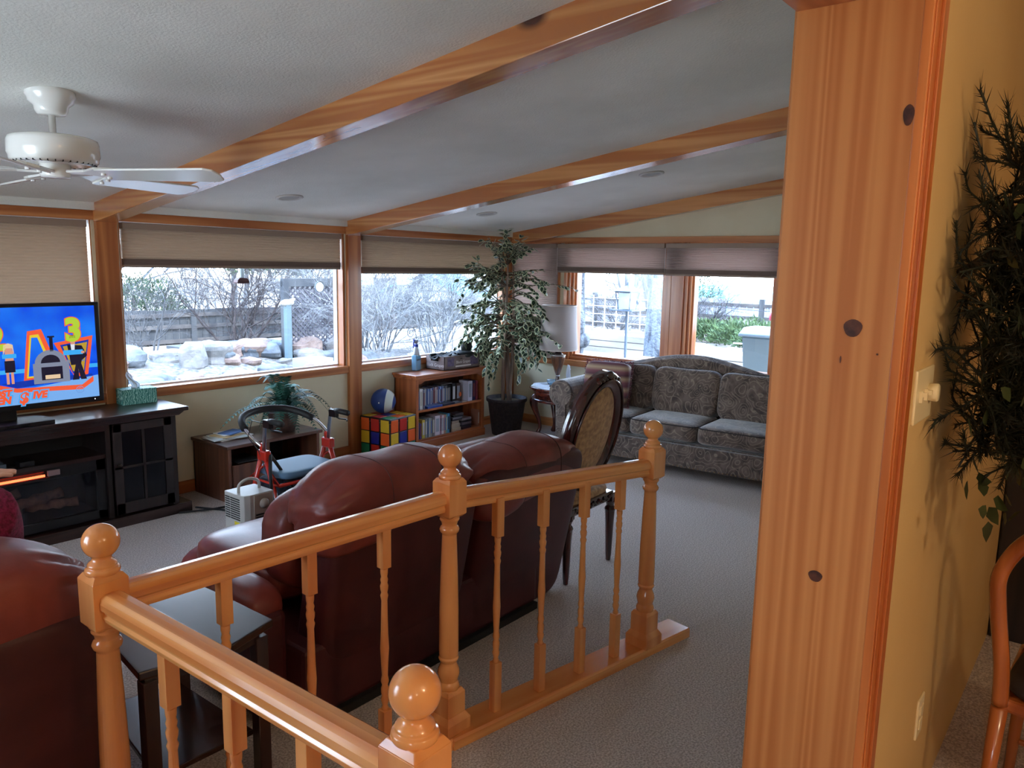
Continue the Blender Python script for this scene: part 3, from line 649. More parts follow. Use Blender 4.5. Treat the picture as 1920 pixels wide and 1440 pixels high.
for a, b, r_ in (((-.34, -.02, .19), (-.02, .03, .20), .035), ((-.1, -.04, .24), (.22, .02, .26), .032), ((-.3, .05, .24), (.0, .08, .29), .03), ((.02, .04, .2), (.3, -.02, .19), .03)):
    MB().tube([Vector(a).lerp(Vector(b), k/8)+Vector((0, .006*math.sin(k*2), .006*math.cos(k*3))) for k in range(9)], [r_*(1+.12*math.sin(k*1.7)) for k in range(9)], 12).build('log', log_m, fo, smooth=True)
hm = MB(); hm.tube([(-.47, YF+.0, .435), (.065, YF+.0, .435)], .0075, 10); hm.build('heating_tube', mat('heater_glow', srgb(255, 90, 50), .4, emit=(1, .12, .04, 1), es=.85), fo, smooth=True)
hr = MB(); hr.tube([(-.47, YF-.0, .46), (.06, YF-.0, .46)], .003, 6); hr.tube([(-.47, YF-.004, .423), (.09, YF-.004, .423)], .002, 6); hr.build('reflector_rod', mat('red_hot_metal', srgb(150, 50, 40), .3, metal=.7), fo)
MB().cbox((.115, YF-.0, .445), (.07, .02, .035)).build('tube_socket', mat('ceramic', srgb(120, 96, 96), .4), fo, bevel=.004)

def flat(name, polys, mats, parent, y):  # coloured shapes lying on the screen, local x,z
    M = MB()
    for pts, mi, dy in polys: M.add([(x, y-dy, z) for x, z in pts], [tuple(range(len(pts)))], mi)
    return M.build(name, mats, parent, fixn=False)
tv = thing('television', 'flat black television showing a blue game show set', 'television', (1.634, 5.2, .756))
MB().box(-.55, .55, -.045, -.005, .075, .717).build('bezel', blk, tv, bevel=.005)
MB().box(-.5, .5, -.005, .045, .12, .66).build('housing', blk_m, tv, bevel=.01)
MB().lathe([(.0, .0), (.16, .0), (.165, .008), (.15, .014), (.0, .016)], n=40, sx=1.35, sy=.85).box(-.05, .05, -.012, .02, .01, .10).build('stand', blk, tv, bevel=.002)
MB().box(.49, .494, -.047, -.044, .092, .096).build('power_light', mat('led', (1,1,1,1), .3, emit=(.8, .9, 1, 1), es=1), tv)
def em(nm, r, g, b, s_=1.0): c = srgb(r, g, b); return mat(nm, (0,0,0,1), .25, emit=c, es=s_*.23, coat=.3)
scr = em('screen_blue', 10, 96, 245, .95)
b_ = scr.node_tree.nodes['Principled BSDF']; tc = N(scr, 'ShaderNodeTexCoord'); nz = N(scr, 'ShaderNodeTexNoise'); nz.inputs['Scale'].default_value = 5; L(scr, tc.outputs['Object'], nz.inputs[0])
rp = N(scr, 'ShaderNodeValToRGB'); rp.color_ramp.elements[0].color = srgb(0, 72, 232); rp.color_ramp.elements[1].color = srgb(28, 128, 255); rp.color_ramp.elements[0].position = .4; rp.color_ramp.elements[1].position = .7
L(scr, nz.outputs[0], rp.inputs[0]); L(scr, rp.outputs[0], b_.inputs['Emission Color'])
EM = [scr, em('screen_floor', 122, 176, 240, .95), em('screen_orange', 238, 92, 56), em('screen_yellow', 222, 196, 52), em('screen_lime', 176, 206, 58), em('screen_dark', 26, 24, 44), em('screen_skin', 214, 150, 128), em('screen_white', 220, 226, 238), em('screen_navy', 16, 54, 168), em('screen_steel', 128, 136, 158), em('screen_sky', 60, 170, 240), em('screen_gold', 184, 150, 50), em('screen_blond', 226, 196, 160)]
# u: metres from the right screen edge leftwards (negative x), v: 0 bottom .. .60 top; screen x from -.548 to .548
def S_(u, v_): return (.52-u, .11+v_)   # u = distance from right edge
def P(pts, mi, dy): return ([S_(a, b) for a, b in pts], mi, dy)
def rect(u0, u1, v0, v1, mi, dy): return P([(u0, v0), (u0, v1), (u1, v1), (u1, v0)], mi, dy)
px = [rect(0, 1.04, 0, .585, 0, .0462), P([(0, 0), (1.04, 0), (1.04, .10), (.62, .12), (.42, .09), (0, .14)], 1, .0464),
      rect(.0, 1.04, .19, .215, 10, .0464),
      P([(.03, .135), (.10, .085), (.47, .10), (.58, .135), (1.04, .07), (1.04, .045), (.58, .105), (.47, .075), (.10, .055), (.03, .10)], 2, .0466),
      P([(.03, .135), (.47, .10), (.55, .135), (.30, .15), (.04, .15)], 8, .0467),
      P([(.43, .135), (.393, .44), (.315, .45), (.215, .15), (.30, .13)], 2, .0466), P([(.412, .155), (.38, .415), (.332, .42), (.245, .16)], 3, .0468), P([(.402, .165), (.372, .40), (.34, .40), (.265, .17)], 0, .047),
      P([(.02, .395), (.25, .36), (.14, .135), (.06, .15)], 2, .0468), P([(.045, .37), (.215, .345), (.15, .16), (.08, .165)], 8, .047), P([(.055, .355), (.20, .335), (.15, .175), (.085, .175)], 11, .0472),
      rect(.62, 1.0, .325, .365, 2, .0466), rect(.63, 1.0, .36, .385, 3, .0468), rect(.58, .9, .13, .20, 2, .0466), rect(.60, .9, .145, .195, 11, .0468)]
# pizza oven
arc = [(.275+.09*math.cos(a)*1.0, .235+.085*math.sin(a)) for a in [PI*k/12 for k in range(13)]]
px += [P([(.365, .235)]+[(u, v_) for u, v_ in arc[::-1]]+[(.185, .235)], 9, .0474), P([(.33, .24)]+[(.275+.055*math.cos(a), .24+.05*math.sin(a)) for a in [PI-PI*k/10 for k in range(11)]], 5, .0476),
       rect(.17, .375, .115, .24, 9, .0474), rect(.21, .33, .135, .215, 5, .0476), rect(.255, .275, .31, .40, 5, .0474), rect(.245, .285, .395, .405, 5, .0475), rect(.225, .31, .14, .165, 12, .0478), P([(.185, .235), (.08, .235), (.08, .245), (.185, .25)], 9, .0474)]
# man in dark suit
px += [P([(.155, .12), (.115, .12), (.12, .225), (.13, .225)], 5, .048), P([(.105, .12), (.07, .12), (.10, .225), (.125, .225)], 5, .048), P([(.175, .345), (.09, .335), (.06, .27), (.095, .24), (.10, .215), (.16, .215), (.165, .27)], 5, .0481),
       P([(.155, .345), (.13, .345), (.135, .28), (.15, .28)], 7, .0483), rect(.128, .155, .345, .39, 6, .0482), rect(.124, .16, .385, .402, 5, .0484), P([(.20, .28), (.085, .28), (.085, .31), (.20, .31)], 10, .0486), rect(.075, .095, .285, .30, 6, .0487)]
# woman in dark skirt
wu = -.085
px += [rect(.565+wu, .58+wu, .13, .20, 6, .048), rect(.59+wu, .605+wu, .13, .20, 6, .048), rect(.555+wu, .61+wu, .20, .27, 5, .0481), rect(.56+wu, .605+wu, .27, .33, 6, .0481), rect(.565+wu, .60+wu, .325, .36, 6, .0482), P([(.555+wu, .30), (.56+wu, .365), (.585+wu, .375), (.61+wu, .365), (.615+wu, .30), (.60+wu, .345), (.565+wu, .345)], 12, .0484), rect(.545+wu, .62+wu, .285, .31, 10, .0486)]
flat('screen_picture', px, EM, tv, 0)
ring = MB(); 
def rg(cx, cz, ra, rb, mi):
    n = 28
    for k in range(n):
        a, b = 2*PI*k/n, 2*PI*(k+1)/n
        ring.add([(cx+ra*math.cos(a), -.0475, cz+rb*math.sin(a)), (cx+ra*math.cos(b), -.0475, cz+rb*math.sin(b)), (cx+ra*.88*math.cos(b), -.0475, cz+rb*.86*math.sin(b)), (cx+ra*.88*math.cos(a), -.0475, cz+rb*.86*math.sin(a))], [(0,1,2,3)], mi)
rg(.405, .165, .024, .022, 0); rg(.405, .165, .010, .014, 0); ring.build('screen_logo', [em('screen_logo_grey', 108, 150, 214, .95)], tv, fixn=False)
def stext(body, size, mi, x, z, off=0, shear=0, name='screen_lettering', bold=.006):
    o = text(body, size, EM[mi], tv, (x, -.0478-off, z), (PI/2, 0, 0), name); o.data.offset = bold; o.data.extrude = 0; o.data.shear = shear; return o
stext('3', .19, 2, .385, .54, 0, 0, bold=.015); stext('3', .19, 4, .385, .54, .0006, 0, bold=.010)
stext('2', .19, 2, -.045, .51, 0, 0, bold=.015); stext('2', .19, 4, -.045, .51, .0006, 0, bold=.010)
for mi, of, bo in ((10, 0, .010), (2, .0006, .004)):
    stext('MOST', .05, mi, -.05, .185, of, .2, bold=bo); stext('EXPEN', .058, mi, -.075, .142, of, .2, bold=bo); stext('$', .09, mi, .08, .145, of, .2, bold=bo); stext('IVE', .058, mi, .17, .158, of, .2, bold=bo)
sb = thing('set_top_box', 'thin black box lying under the television screen', 'electronics', (1.66, 5.03, .756), .03)
MB().box(-.16, .16, -.045, .05, 0, .024).build('case', blk, sb, bevel=.003); MB().box(-.10, .02, -.0465, -.044, .008, .018).build('display', glass_dk, sb)
o = MB().box(-.06, .0, -.02, .02, 0, .006).box(.02, .1, -.05, .05, 0, .03).build('remote', blk, None, loc=(1.62, 5.12, .50), bevel=.002); tag(o, 'small black device with a pale end on the open console shelf', 'electronics')
o = MB().box(-.07, .05, -.05, .05, 0, .035).build('cable_box', mat('grey_box', srgb(70, 78, 84), .5), None, loc=(1.52, 5.12, .50), bevel=.003); tag(o, 'grey box on the console shelf at the left edge', 'electronics')
# tissue box on console
t = thing('tissue_box', 'teal leaf patterned tissue box with a tissue on the media console', 'tissue box', (2.475, 5.33, .757), -.1)
teal = mat('teal_pattern', srgb(70, 150, 140), .6); b_ = teal.node_tree.nodes['Principled BSDF']
tc = N(teal, 'ShaderNodeTexCoord'); wv = N(teal, 'ShaderNodeTexWave'); wv.inputs['Scale'].default_value = 22; wv.inputs['Distortion'].default_value = 9; wv.inputs['Detail Scale'].default_value = 1.5; L(teal, tc.outputs['Object'], wv.inputs[0])
rp = N(teal, 'ShaderNodeValToRGB'); rp.color_ramp.elements[0].color = srgb(58, 128, 118); rp.color_ramp.elements[1].color = srgb(150, 200, 188); rp.color_ramp.elements[0].position = .6; rp.color_ramp.elements[1].position = .78; L(teal, wv.outputs[0], rp.inputs[0]); L(teal, rp.outputs[0], b_.inputs['Base Color'])
tis = cloth_translucent('tissue_paper', srgb(240, 242, 246), .4)
MB().box(-.115, .115, -.06, .06, 0, .105).build('carton', teal, t, bevel=.002)
q = MB(); q.grid(lambda u, v_: (-.035+.06*u*(1-.5*v_)+.012*math.sin(6*v_)-.02*v_, .02*math.sin(9*u+3*v_)*(1-.3*v_), .104+.125*v_*(1-.35*abs(u-.2))), 12, 10); q.build('tissue', tis, t, smooth=True, solid=.001)
# ================================================================ LOW CABINET, FERN, PAPERS
wal_x = wood('walnut_veneer_x', srgb(92, 58, 44), srgb(68, 40, 30), 'x', .35, .3); wal_z = wood('walnut_veneer_z', srgb(104, 62, 42), srgb(76, 42, 28), 'z', .45, .15)
t = thing('low_cabinet', 'low walnut cabinet with one drawer and an open shelf under the fern', 'cabinet', (3.32, 5.17, 0))
MB().box(-.42, .42, -.25, .25, .405, .43).build('top', wal_x, t, bevel=.004)
MB().box(-.40, -.375, -.23, .25, 0, .405).build('side_panel', wal_z, t); MB().box(.375, .40, -.23, .25, 0, .405).build('side_panel', wal_z, t); MB().box(-.08, -.055, -.23, .25, .03, .405).build('side_panel', wal_z, t)
MB().box(-.40, .40, .235, .25, .03, .405).build('back_panel', blk_m, t); MB().box(-.375, .375, -.23, .235, .03, .05).build('bottom', wal_x, t)
d = MB().box(-.372, -.083, -.245, -.228, .06, .28).build('drawer', wal_z, t, bevel=.003)
MB().box(-.33, -.13, -.24, .0, .29, .295).build('slot_shelf', blk_m, t)
MB().tube([(-.26, -.245, .17), (-.26, -.265, .17), (-.20, -.265, .17), (-.20, -.245, .17)], .004, 8).build('handle', chrome, d)
o = thing('paper_stack', 'small stack of magazines and papers on the low walnut cabinet', 'papers', (3.07, 5.20, .431))
rr = random.Random(2)
for k, (w_, h_, c, a) in enumerate(((.30, .22, (228, 226, 220), .2), (.27, .2, (190, 196, 190), -.1), (.24, .19, (216, 214, 210), .15), (.22, .16, (206, 178, 130), .3), (.2, .15, (228, 228, 226), .05), (.17, .12, (82, 116, 170), .35))):
    MB().cbox((rr.uniform(-.02,.02)+.03*(k > 3), rr.uniform(-.02,.02), .004+.007*k), (w_, h_, .0065), a).build('sheet', mat('paper_%d' % k, srgb(*c), .6), o)
pot_m = noise_col(mat('brown_basket', (1,1,1,1), .6), srgb(74, 52, 46), srgb(104, 78, 66), 30, 3, bump=.4)
fern_g = noise_col(mat('fern_green', (1,1,1,1), .6, spec=.3), srgb(22, 62, 50), srgb(58, 108, 92), 6, 2)
t = thing('potted_fern', 'arching green boston fern in a brown pot on the low cabinet', 'plant', (3.50, 5.10, .431))
MB().lathe([(.001, 0), (.085, 0), (.105, .08), (.12, .15), (.128, .16), (.118, .162), (.11, .14), (.001, .14)], n=28).build('pot', pot_m, t, smooth=True)
fm = MB(); rr = random.Random(11)
def frond(az, L_, rise, droop, w_):
    d = Vector((math.cos(az), math.sin(az), 0)); sd = Vector((-d.y, d.x, 0)); n = 22; pts = []
    for k in range(n+1):
        s_ = k/n; pts.append(Vector((0, 0, .15))+d*L_*(s_**1.05)+Vector((0, 0, rise*math.sin(min(1, s_*1.25)*PI/2)-droop*s_**2.6)))
    fm.tube(pts, [.0028*(1-.7*k/n) for k in range(n+1)], 4)
    for k in range(2, n+1):
        s_ = k/n; ln = w_*math.sin(PI*min(1, .12+s_*.88))**.7+.006; tg = (pts[k]-pts[k-1]).normalized()
        for sg in (-1, 1):
            a = pts[k]; tip = a+sd*sg*ln+tg*ln*.45+Vector((0, 0, -.12*ln)); wd = tg*.0062
            mid = a.lerp(tip, .5)+Vector((0, 0, .002)); fm.add([a-wd*.6, mid-wd, tip, mid+wd, a+wd*.6], [(0,1,2,3,4)])
for k in range(34):
    az = 2*PI*k/34+rr.uniform(-.2,.2); inner = k % 3
    frond(az, (.34, .26, .15)[inner]*rr.uniform(.85, 1.15) if math.sin(az) < .5 else .20, (.10, .2, .28)[inner]*rr.uniform(.8, 1.2), (.26, .2, .08)[inner]*rr.uniform(.7, 1.2), .05)
frond(PI*.98, .52, .14, .20, .045); frond(PI*1.05, .44, .16, .16, .05); frond(-.08, .46, .2, .26, .055); frond(.1, .40, .22, .2, .055); frond(-.5, .38, .2, .26, .05)
fm.build('fronds', fern_g, t, fixn=False)

# ================================================================ ROLLATOR, HEATER
red_m = mat('red_painted_metal', srgb(188, 46, 32), .25, coat=.6); alu = mat('grey_aluminium', (.5, .52, .55, 1), .28, metal=1); rub = mat('black_rubber', srgb(18, 18, 20), .6)
t = thing('rollator_walker', 'red framed rollator walker with black padded backrest and blue grey seat', 'walker', (2.67, 3.76, 0))
for s_ in (-1, 1):
    x = .225*s_; j = (x, 0, .64)
    MB().tube([(x, .02, .66), (x, .24, .13)], .0145, 12).build('front_leg', red_m, t, smooth=True)
    MB().tube([(x, -.01, .66), (x, -.22, .13)], .0145, 12).build('rear_leg', red_m, t, smooth=True)
    MB().cbox((x, 0, .655), (.04, .085, .06)).cbox((x, .01, .70), (.03, .03, .05)).build('joint_bracket', red_m, t, bevel=.008)
    MB().tube([(x, .0, .66), (x+.004*s_, -.02, .82), (x+.004*s_, -.05, .855), (x+.004*s_, -.08, .862)], .0115, 12).build('handle_tube', alu, t, smooth=True)
    MB().tube([(x+.004*s_, -.07, .862), (x+.004*s_, -.10, .864), (x+.004*s_, -.19, .862)], [.015, .017, .0165], 14).build('hand_grip', rub, t, smooth=True)
    MB().cbox((x+.004*s_, -.055, .845), (.03, .06, .045)).tube([(x, -.06, .83), (x+.012*s_, -.10, .815), (x+.012*s_, -.17, .82), (x, -.185, .815)], .005, 8).build('brake_lever', blk, t, bevel=.002)
    MB().tube([(x, -.05, .84), (x+.05*s_, .03, .86), (x+.06*s_, .06, .76), (x+.02*s_, .02, .68), (x, -.1, .42), (x, -.2, .18)], .003, 6).build('brake_cable', blk, t, smooth=True)
    for y, r_ in ((.24, .1), (-.22, .1)):
        wh = MB(); M_ = Matrix.Rotation(PI/2, 4, 'Y'); pf = [(.07, -.014), (.095, -.016), (r_, -.008), (r_, .008), (.095, .016), (.07, .014), (.07, -.014)]
        wh.lathe(pf, (x, y, r_), 28, M=M_); wl = wh.build('wheel', rub, t, smooth=True)
        MB().lathe([(.001, -.01), (.072, -.006), (.072, .006), (.001, .01)], (x, y, r_), 16, M=M_).build('hub', alu, wl, smooth=True)
        MB().tube([(x, y, r_), (x, y, .15)], .012, 8).build('fork', blk, wl)
    MB().tube([(x, -.01, .60), (x, .15, .50), (x, -.14, .50), (x, -.01, .60)], .008, 8).build('side_brace', red_m, t, smooth=True)
MB().tube([(-.225, .18, .42), (.225, .18, .42)], .010, 10).tube([(-.225, -.14, .50), (.225, -.14, .50)], .010, 10).build('cross_bar', red_m, t, smooth=True)
seat_b = mat('blue_grey_vinyl', srgb(92, 124, 150), .6, spec=.3)
MB().super((0, -.0, .545), (.40, .32, .045), .3, .35, 40, 10).build('seat', seat_b, t, smooth=True)
MB().box(-.16, .16, .0, .18, .30, .49).build('basket_bag', noise_col(mat('dark_fabric_bag', (1,1,1,1), .9), srgb(24, 26, 34), srgb(48, 54, 66), 60), t, bevel=.03)
bar = [(-.225, .0, .70), (-.25, .06, .74), (-.245, .17, .80), (-.19, .26, .835), (-.08, .31, .85), (.05, .31, .85), (.15, .25, .835), (.215, .13, .79), (.235, .04, .73), (.225, 0, .70)]
def smooth_path(p, n=5):
    p = [Vector(q) for q in p]; o = []
    for i in range(len(p)-1):
        a, b, c, d = p[max(0, i-1)], p[i], p[i+1], p[min(len(p)-1, i+2)]
        for k in range(n):
            s_ = k/n; o.append(.5*((2*b)+(-a+c)*s_+(2*a-5*b+4*c-d)*s_*s_+(-a+3*b-3*c+d)*s_**3))
    o.append(p[-1]); return o
bp_ = smooth_path(bar); MB().tube(bp_, .0095, 10).build('backrest_bar', chrome, t, smooth=True); MB().tube(bp_[9:36], .021, 12).build('backrest_pad', rub, t, smooth=True)
st = MB(); sp_ = smooth_path([(-.21, -.04, .66), (-.27, -.13, .50), (-.30, -.22, .36), (-.25, -.28, .28), (-.13, -.27, .26), (-.09, -.18, .34), (-.12, -.10, .48), (-.20, -.02, .66)], 4)
st.tube(sp_, .010, 6); st.build('strap', rub, t, smooth=True)
hg = noise_col(mat('heater_grey', (1,1,1,1), .45), srgb(176, 174, 168), srgb(190, 188, 182), 3); hd2 = mat('heater_taupe', srgb(150, 138, 126), .5); slot_m = mat('dark_slot', srgb(34, 32, 32), .8)
t = thing('tower_heater', 'pale grey tower heater with slotted vents and dial, standing before the rollator', 'heater', (2.18, 3.50, 0), .0)
MB().prism([(-.09, -.06), (-.08, -.08), (-.05, -.09), (.085, -.09), (.09, -.085), (.09, .085), (.085, .09), (-.085, .09), (-.09, .085)], .03, .56, 'z').build('body', hg, t, bevel=.004)
MB().lathe([(.001, 0), (.13, 0), (.13, .02), (.11, .03), (.001, .03)], n=32).build('foot', blk, t)
MB().box(-.03, .082, -.0935, -.088, .06, .555).build('front_panel', hd2, t, bevel=.002)
q = MB()
for k in range(26): q.box(-.022, .075, -.0955, -.092, .075+.0148*k, .082+.0148*k)
q.build('front_vent_slots', slot_m, t)
q = MB()
for k in range(10): q.box(-.0915, -.0895, -.055, .03, .425+.012*k, .431+.012*k); q.box(-.0915, -.0895, .036, .078, .425+.012*k, .431+.012*k)
q.build('side_vent_slots', slot_m, t)
M_ = Matrix.Rotation(PI/2, 4, 'X')
MB().lathe([(.001, 0), (.026, 0), (.027, .006), (.021, .008), (.02, .02), (.001, .02)], (.026, -.0945, .505), 28, M=M_).build('dial', hd2, t, smooth=True)
MB().tube(smooth_path([(-.06, .0, .55), (-.055, 0, .60), (0, 0, .622), (.055, 0, .60), (.06, 0, .55)]), .008, 8).build('handle', hg, t, smooth=True)
MB().box(-.0925, -.089, -.05, -.005, .375, .415).build('yellow_label', mat('yellow_sticker', srgb(226, 206, 40), .5), t); MB().box(-.0925, -.089, -.035, -.01, .29, .345).build('white_label', white_pl, t)
cb = MB(); cb.tube(smooth_path([(2.56, 4.99, .012), (2.75, 4.90, .012), (2.92, 4.86, .012), (3.0, 4.80, .012), (2.93, 4.74, .012), (2.82, 4.78, .012), (2.78, 4.86, .012), (2.70, 5.02, .012)]), .007, 6)
tag(cb.build('power_cable', rub, None, smooth=True), 'black power cable looped on the carpet beside the media console', 'cable')

# ================================================================ PUZZLE CUBE OTTOMAN, BALL
t = thing('cube_ottoman', 'puzzle cube ottoman of coloured squares beside the wooden bookcase', 'ottoman', (4.72, 5.235, 0), math.radians(6.5))
s_ = .355; 
MB().box(-s_/2, s_/2, -s_/2, s_/2, 0, .325).build('body', blk, t, bevel=.008)
MB().box(-s_/2-.004, s_/2+.004, -s_/2-.004, s_/2+.004, .33, .37).build('lid', blk, t, bevel=.006)
CC = {'o': mat('cube_orange', srgb(236, 96, 36), .35), 'r': mat('cube_red', srgb(190, 36, 28), .35), 'y': mat('cube_yellow', srgb(222, 180, 44), .35), 'b': mat('cube_blue', srgb(24, 36, 130), .35), 'g': mat('cube_green', srgb(20, 130, 88), .35), 'w': mat('cube_white', srgb(225, 225, 220), .35)}
keys = list(CC)
def tiles(rows, fn, nm):
    M = MB()
    for r, row in enumerate(rows):
        for c, ch_ in enumerate(row): fn(M, r, c, keys.index(ch_))
    M.build(nm, [CC[k] for k in keys], t, bevel=.003)
p_ = s_/3; g_ = .0105; vz = [(.243, .357), (.124, .235), (.010, .117)]
tiles(['ory', 'ybo', 'grg'], lambda M, r, c, k: M.box(-s_/2-.006, -s_/2+.002, s_/2-(c+1)*p_+g_, s_/2-c*p_-g_, vz[r][0], vz[r][1], k), 'side_tiles')
tiles(['ory', 'ybo', 'wrg'], lambda M, r, c, k: M.box(-s_/2+c*p_+g_, -s_/2+(c+1)*p_-g_, -s_/2-.006, -s_/2+.002, vz[r][0], vz[r][1], k), 'front_tiles')
tiles(['yro', 'rby', 'goy'][::1], lambda M, r, c, k: M.box(-s_/2+c*p_+g_, -s_/2+(c+1)*p_-g_, s_/2-(r+1)*p_+g_, s_/2-r*p_-g_, .366, .374, k), 'top_tiles')
bb = bpy.data.materials.new('ball_blue_white'); bb.use_nodes = True; b_ = bb.node_tree.nodes['Principled BSDF']; b_.inputs['Roughness'].default_value = .45
tc = N(bb, 'ShaderNodeTexCoord'); sx_ = N(bb, 'ShaderNodeSeparateXYZ'); L(bb, tc.outputs['Object'], sx_.inputs[0])
fr_ = N(bb, 'ShaderNodeMath'); fr_.operation = 'MULTIPLY_ADD'; fr_.inputs[1].default_value = 4.3; fr_.inputs[2].default_value = .5; L(bb, sx_.outputs[0], fr_.inputs[0])
rp = N(bb, 'ShaderNodeValToRGB'); rp.color_ramp.interpolation = 'CONSTANT'; rp.color_ramp.elements[0].color = srgb(30, 62, 124); rp.color_ramp.elements[1].position = .62; rp.color_ramp.elements[1].color = srgb(206, 212, 204); e3 = rp.color_ramp.elements.new(.90); e3.color = srgb(30, 62, 124); L(bb, fr_.outputs[0], rp.inputs[0]); L(bb, rp.outputs[0], b_.inputs['Base Color'])
t = thing('toy_ball', 'blue and white panelled ball sitting on the cube ottoman', 'ball', (4.72, 5.30, .375+.115))
bo = MB().ball((0, 0, 0), .115, 40, 24).build('shell', bb, t, smooth=True, rot=(0, .12, math.radians(-51)))
MB().ball((-.0, -.1145, .0), .007, 10, 6).build('valve', white_pl, t, loc=(0, 0, 0), rot=(0, 0, -1.1), smooth=True)

# ================================================================ BOOKCASE
bc_x = wood('bookcase_oak_x', srgb(190, 112, 66), srgb(152, 80, 42), 'x', .35, .35); bc_z = wood('bookcase_oak_z', srgb(192, 112, 66), srgb(156, 84, 46), 'z', .35, .35)
t = thing('low_bookcase', 'low oak bookcase full of discs and books under the right window', 'bookcase', (5.46, 5.28, 0))
hw = .49
MB().box(-hw-.03, hw+.03, -.185, .145, .698, .722).build('top', bc_x, t, bevel=.006, seg=3)
MB().box(-hw-.015, hw+.015, -.165, .145, .675, .698).build('cornice', bc_x, t, bevel=.006, seg=3)
MB().box(-hw, -hw+.02, -.145, .14, 0, .68).build('side_panel', bc_z, t); MB().box(hw-.02, hw, -.145, .14, 0, .68).build('side_panel', bc_z, t)
MB().box(-hw, hw, .128, .14, .05, .68).build('back_panel', wood('bookcase_back', srgb(96, 56, 36), srgb(70, 40, 26), 'z', .6, 0), t)
MB().box(-hw+.02, hw-.02, -.14, .128, .355, .375).build('shelf', bc_x, t); MB().box(-hw+.02, hw-.02, -.14, .128, .07, .09).build('bottom_shelf', bc_x, t)
MB().box(-hw, -hw+.035, -.155, -.142, 0, .68).box(hw-.035, hw, -.155, -.142, 0, .68).build('face_stile', bc_z, t, bevel=.003)
MB().box(-hw-.008, hw+.008, -.165, -.14, 0, .075).build('plinth', bc_x, t, bevel=.004)
MB().prism([(-hw+.035, .68), (-hw+.035, .63), (-hw+.07, .632), (-hw+.11, .655), (hw-.11, .655), (hw-.07, .632), (hw-.035, .63), (hw-.035, .68)], -.155, -.142, 'y').build('valance', bc_x, t)
BX, BY = 5.46, 5.28; rr = random.Random(21)
bkm = {}
def bmat(c):
    if c not in bkm: bkm[c] = mat('cover_%d_%d_%d' % c, srgb(*c), .35)
    return bkm[c]
def book(x, w_, h_, d_, c, z, lab, cat, grp, lean=0, y=-.115, name='dvd_case'):
    o = MB().box(-w_/2, w_/2, 0, d_, 0, h_).build(name, bmat(c), None, loc=(BX+x, BY+y, z), rot=(0, lean, 0), bevel=.001)
    if grp == 'n': tag(o, lab, cat)
    else: tag(o, lab, cat, grp)
    b2 = MB().box(-w_*.32, w_*.32, -.0006, .0, h_*.18, h_*.86).build('spine_print', bmat(rr.choice(((206, 206, 210), (150, 156, 170), (60, 62, 74), (196, 190, 180), (90, 110, 160), (120, 60, 60)))), o)
    return o
book(-.43, .036, .19, .13, (92, 124, 196), .376, 'pale blue disc case at the far left of the upper shelf', 'disc case', 'n')
book(-.383, .04, .20, .13, (226, 222, 220), .376, 'tall white case with a dark figure, second from the left on the upper shelf', 'disc case', 'n', name='box_set')
book(-.345, .02, .185, .13, (128, 128, 150), .376, 'grey case right after the white one on the upper shelf', 'disc case', 'n')
cols = [(170, 168, 176), (60, 66, 92), (200, 196, 190), (120, 128, 160), (70, 92, 150), (150, 170, 210), (44, 70, 140), (200, 206, 220), (70, 88, 150), (110, 104, 128), (160, 100, 104), (200, 196, 200), (150, 100, 104), (90, 92, 120), (60, 90, 170), (170, 190, 226), (50, 76, 150), (130, 150, 190), (60, 64, 80), (90, 90, 98), (120, 118, 120), (40, 40, 46), (34, 34, 40), (28, 28, 32)]
nms = ['silver', 'slate', 'cream', 'steel blue', 'blue', 'light blue', 'deep blue', 'white blue', 'indigo', 'plum', 'rose', 'maroon', 'dusty rose', 'mauve', 'bright blue', 'ice blue', 'royal blue', 'blue grey', 'charcoal', 'grey', 'light grey', 'near black', 'black', 'jet black']
x = -.318
for k, c in enumerate(cols):
    w_ = .0165
    book(x+w_/2, w_-.001, .175+rr.uniform(0, .012), .125, c, .376, '%s disc case in the slim row on the upper shelf' % nms[k], 'disc case', 'slim disc cases on the upper shelf', y=-.06); x += w_
book(.13, .05, .19, .12, (44, 40, 44), .376, 'thick black box set left of the orange speckled one', 'box set', 'n', name='box_set', y=-.06)
book(.195, .06, .19, .12, (62, 40, 34), .376, 'thick brown black box set with an orange mark', 'box set', 'n', name='box_set', y=-.06)
tag(MB().ball((0, 0, 0), (.02, .004, .025), 14, 8).build('orange_ornament', bmat((220, 110, 60)), None, loc=(BX+.215, BY-.068, .45), smooth=True), 'orange flame shaped mark standing before the dark box sets', 'ornament')
book(.315, .062, .205, .13, (206, 204, 222), .376, 'thick white lettered box set near the right end of the upper shelf', 'box set', 'n', name='box_set')
book(.372, .04, .205, .13, (34, 34, 70), .376, 'navy box set right of the white one on the upper shelf', 'box set', 'n', name='box_set')
book(.42, .028, .195, .13, (150, 60, 80), .376, 'red and white case at the right end of the upper shelf', 'disc case', 'n')
def flatb(x, y, z, w_, d_, h_, c, lab, cat, rz=0, name='flat_book'):
    return tag(MB().box(-w_/2, w_/2, -d_/2, d_/2, 0, h_).build(name, bmat(c), None, loc=(BX+x, BY+y, z), rot=(0, 0, rz), bevel=.0015), lab, cat)
tag(MB().box(-.10, .10, -.06, .06, 0, .022).box(-.1005, .1005, -.0605, -.05, .002, .02).build('flat_book', [bmat((40, 70, 150))], None, loc=(BX-.215, BY-.077, .376), bevel=.0015), 'blue covered book lying flat before the slim cases', 'book')
flatb(-.02, -.085, .376, .17, .10, .022, (30, 36, 60), 'dark blue case lying flat on the upper shelf', 'book'); flatb(.09, -.08, .376, .18, .10, .012, (96, 94, 104), 'grey case lying flat beside the dark blue one', 'book'); flatb(.2, -.095, .376, .1, .06, .006, (180, 168, 160), 'small pale card lying on the upper shelf', 'card')
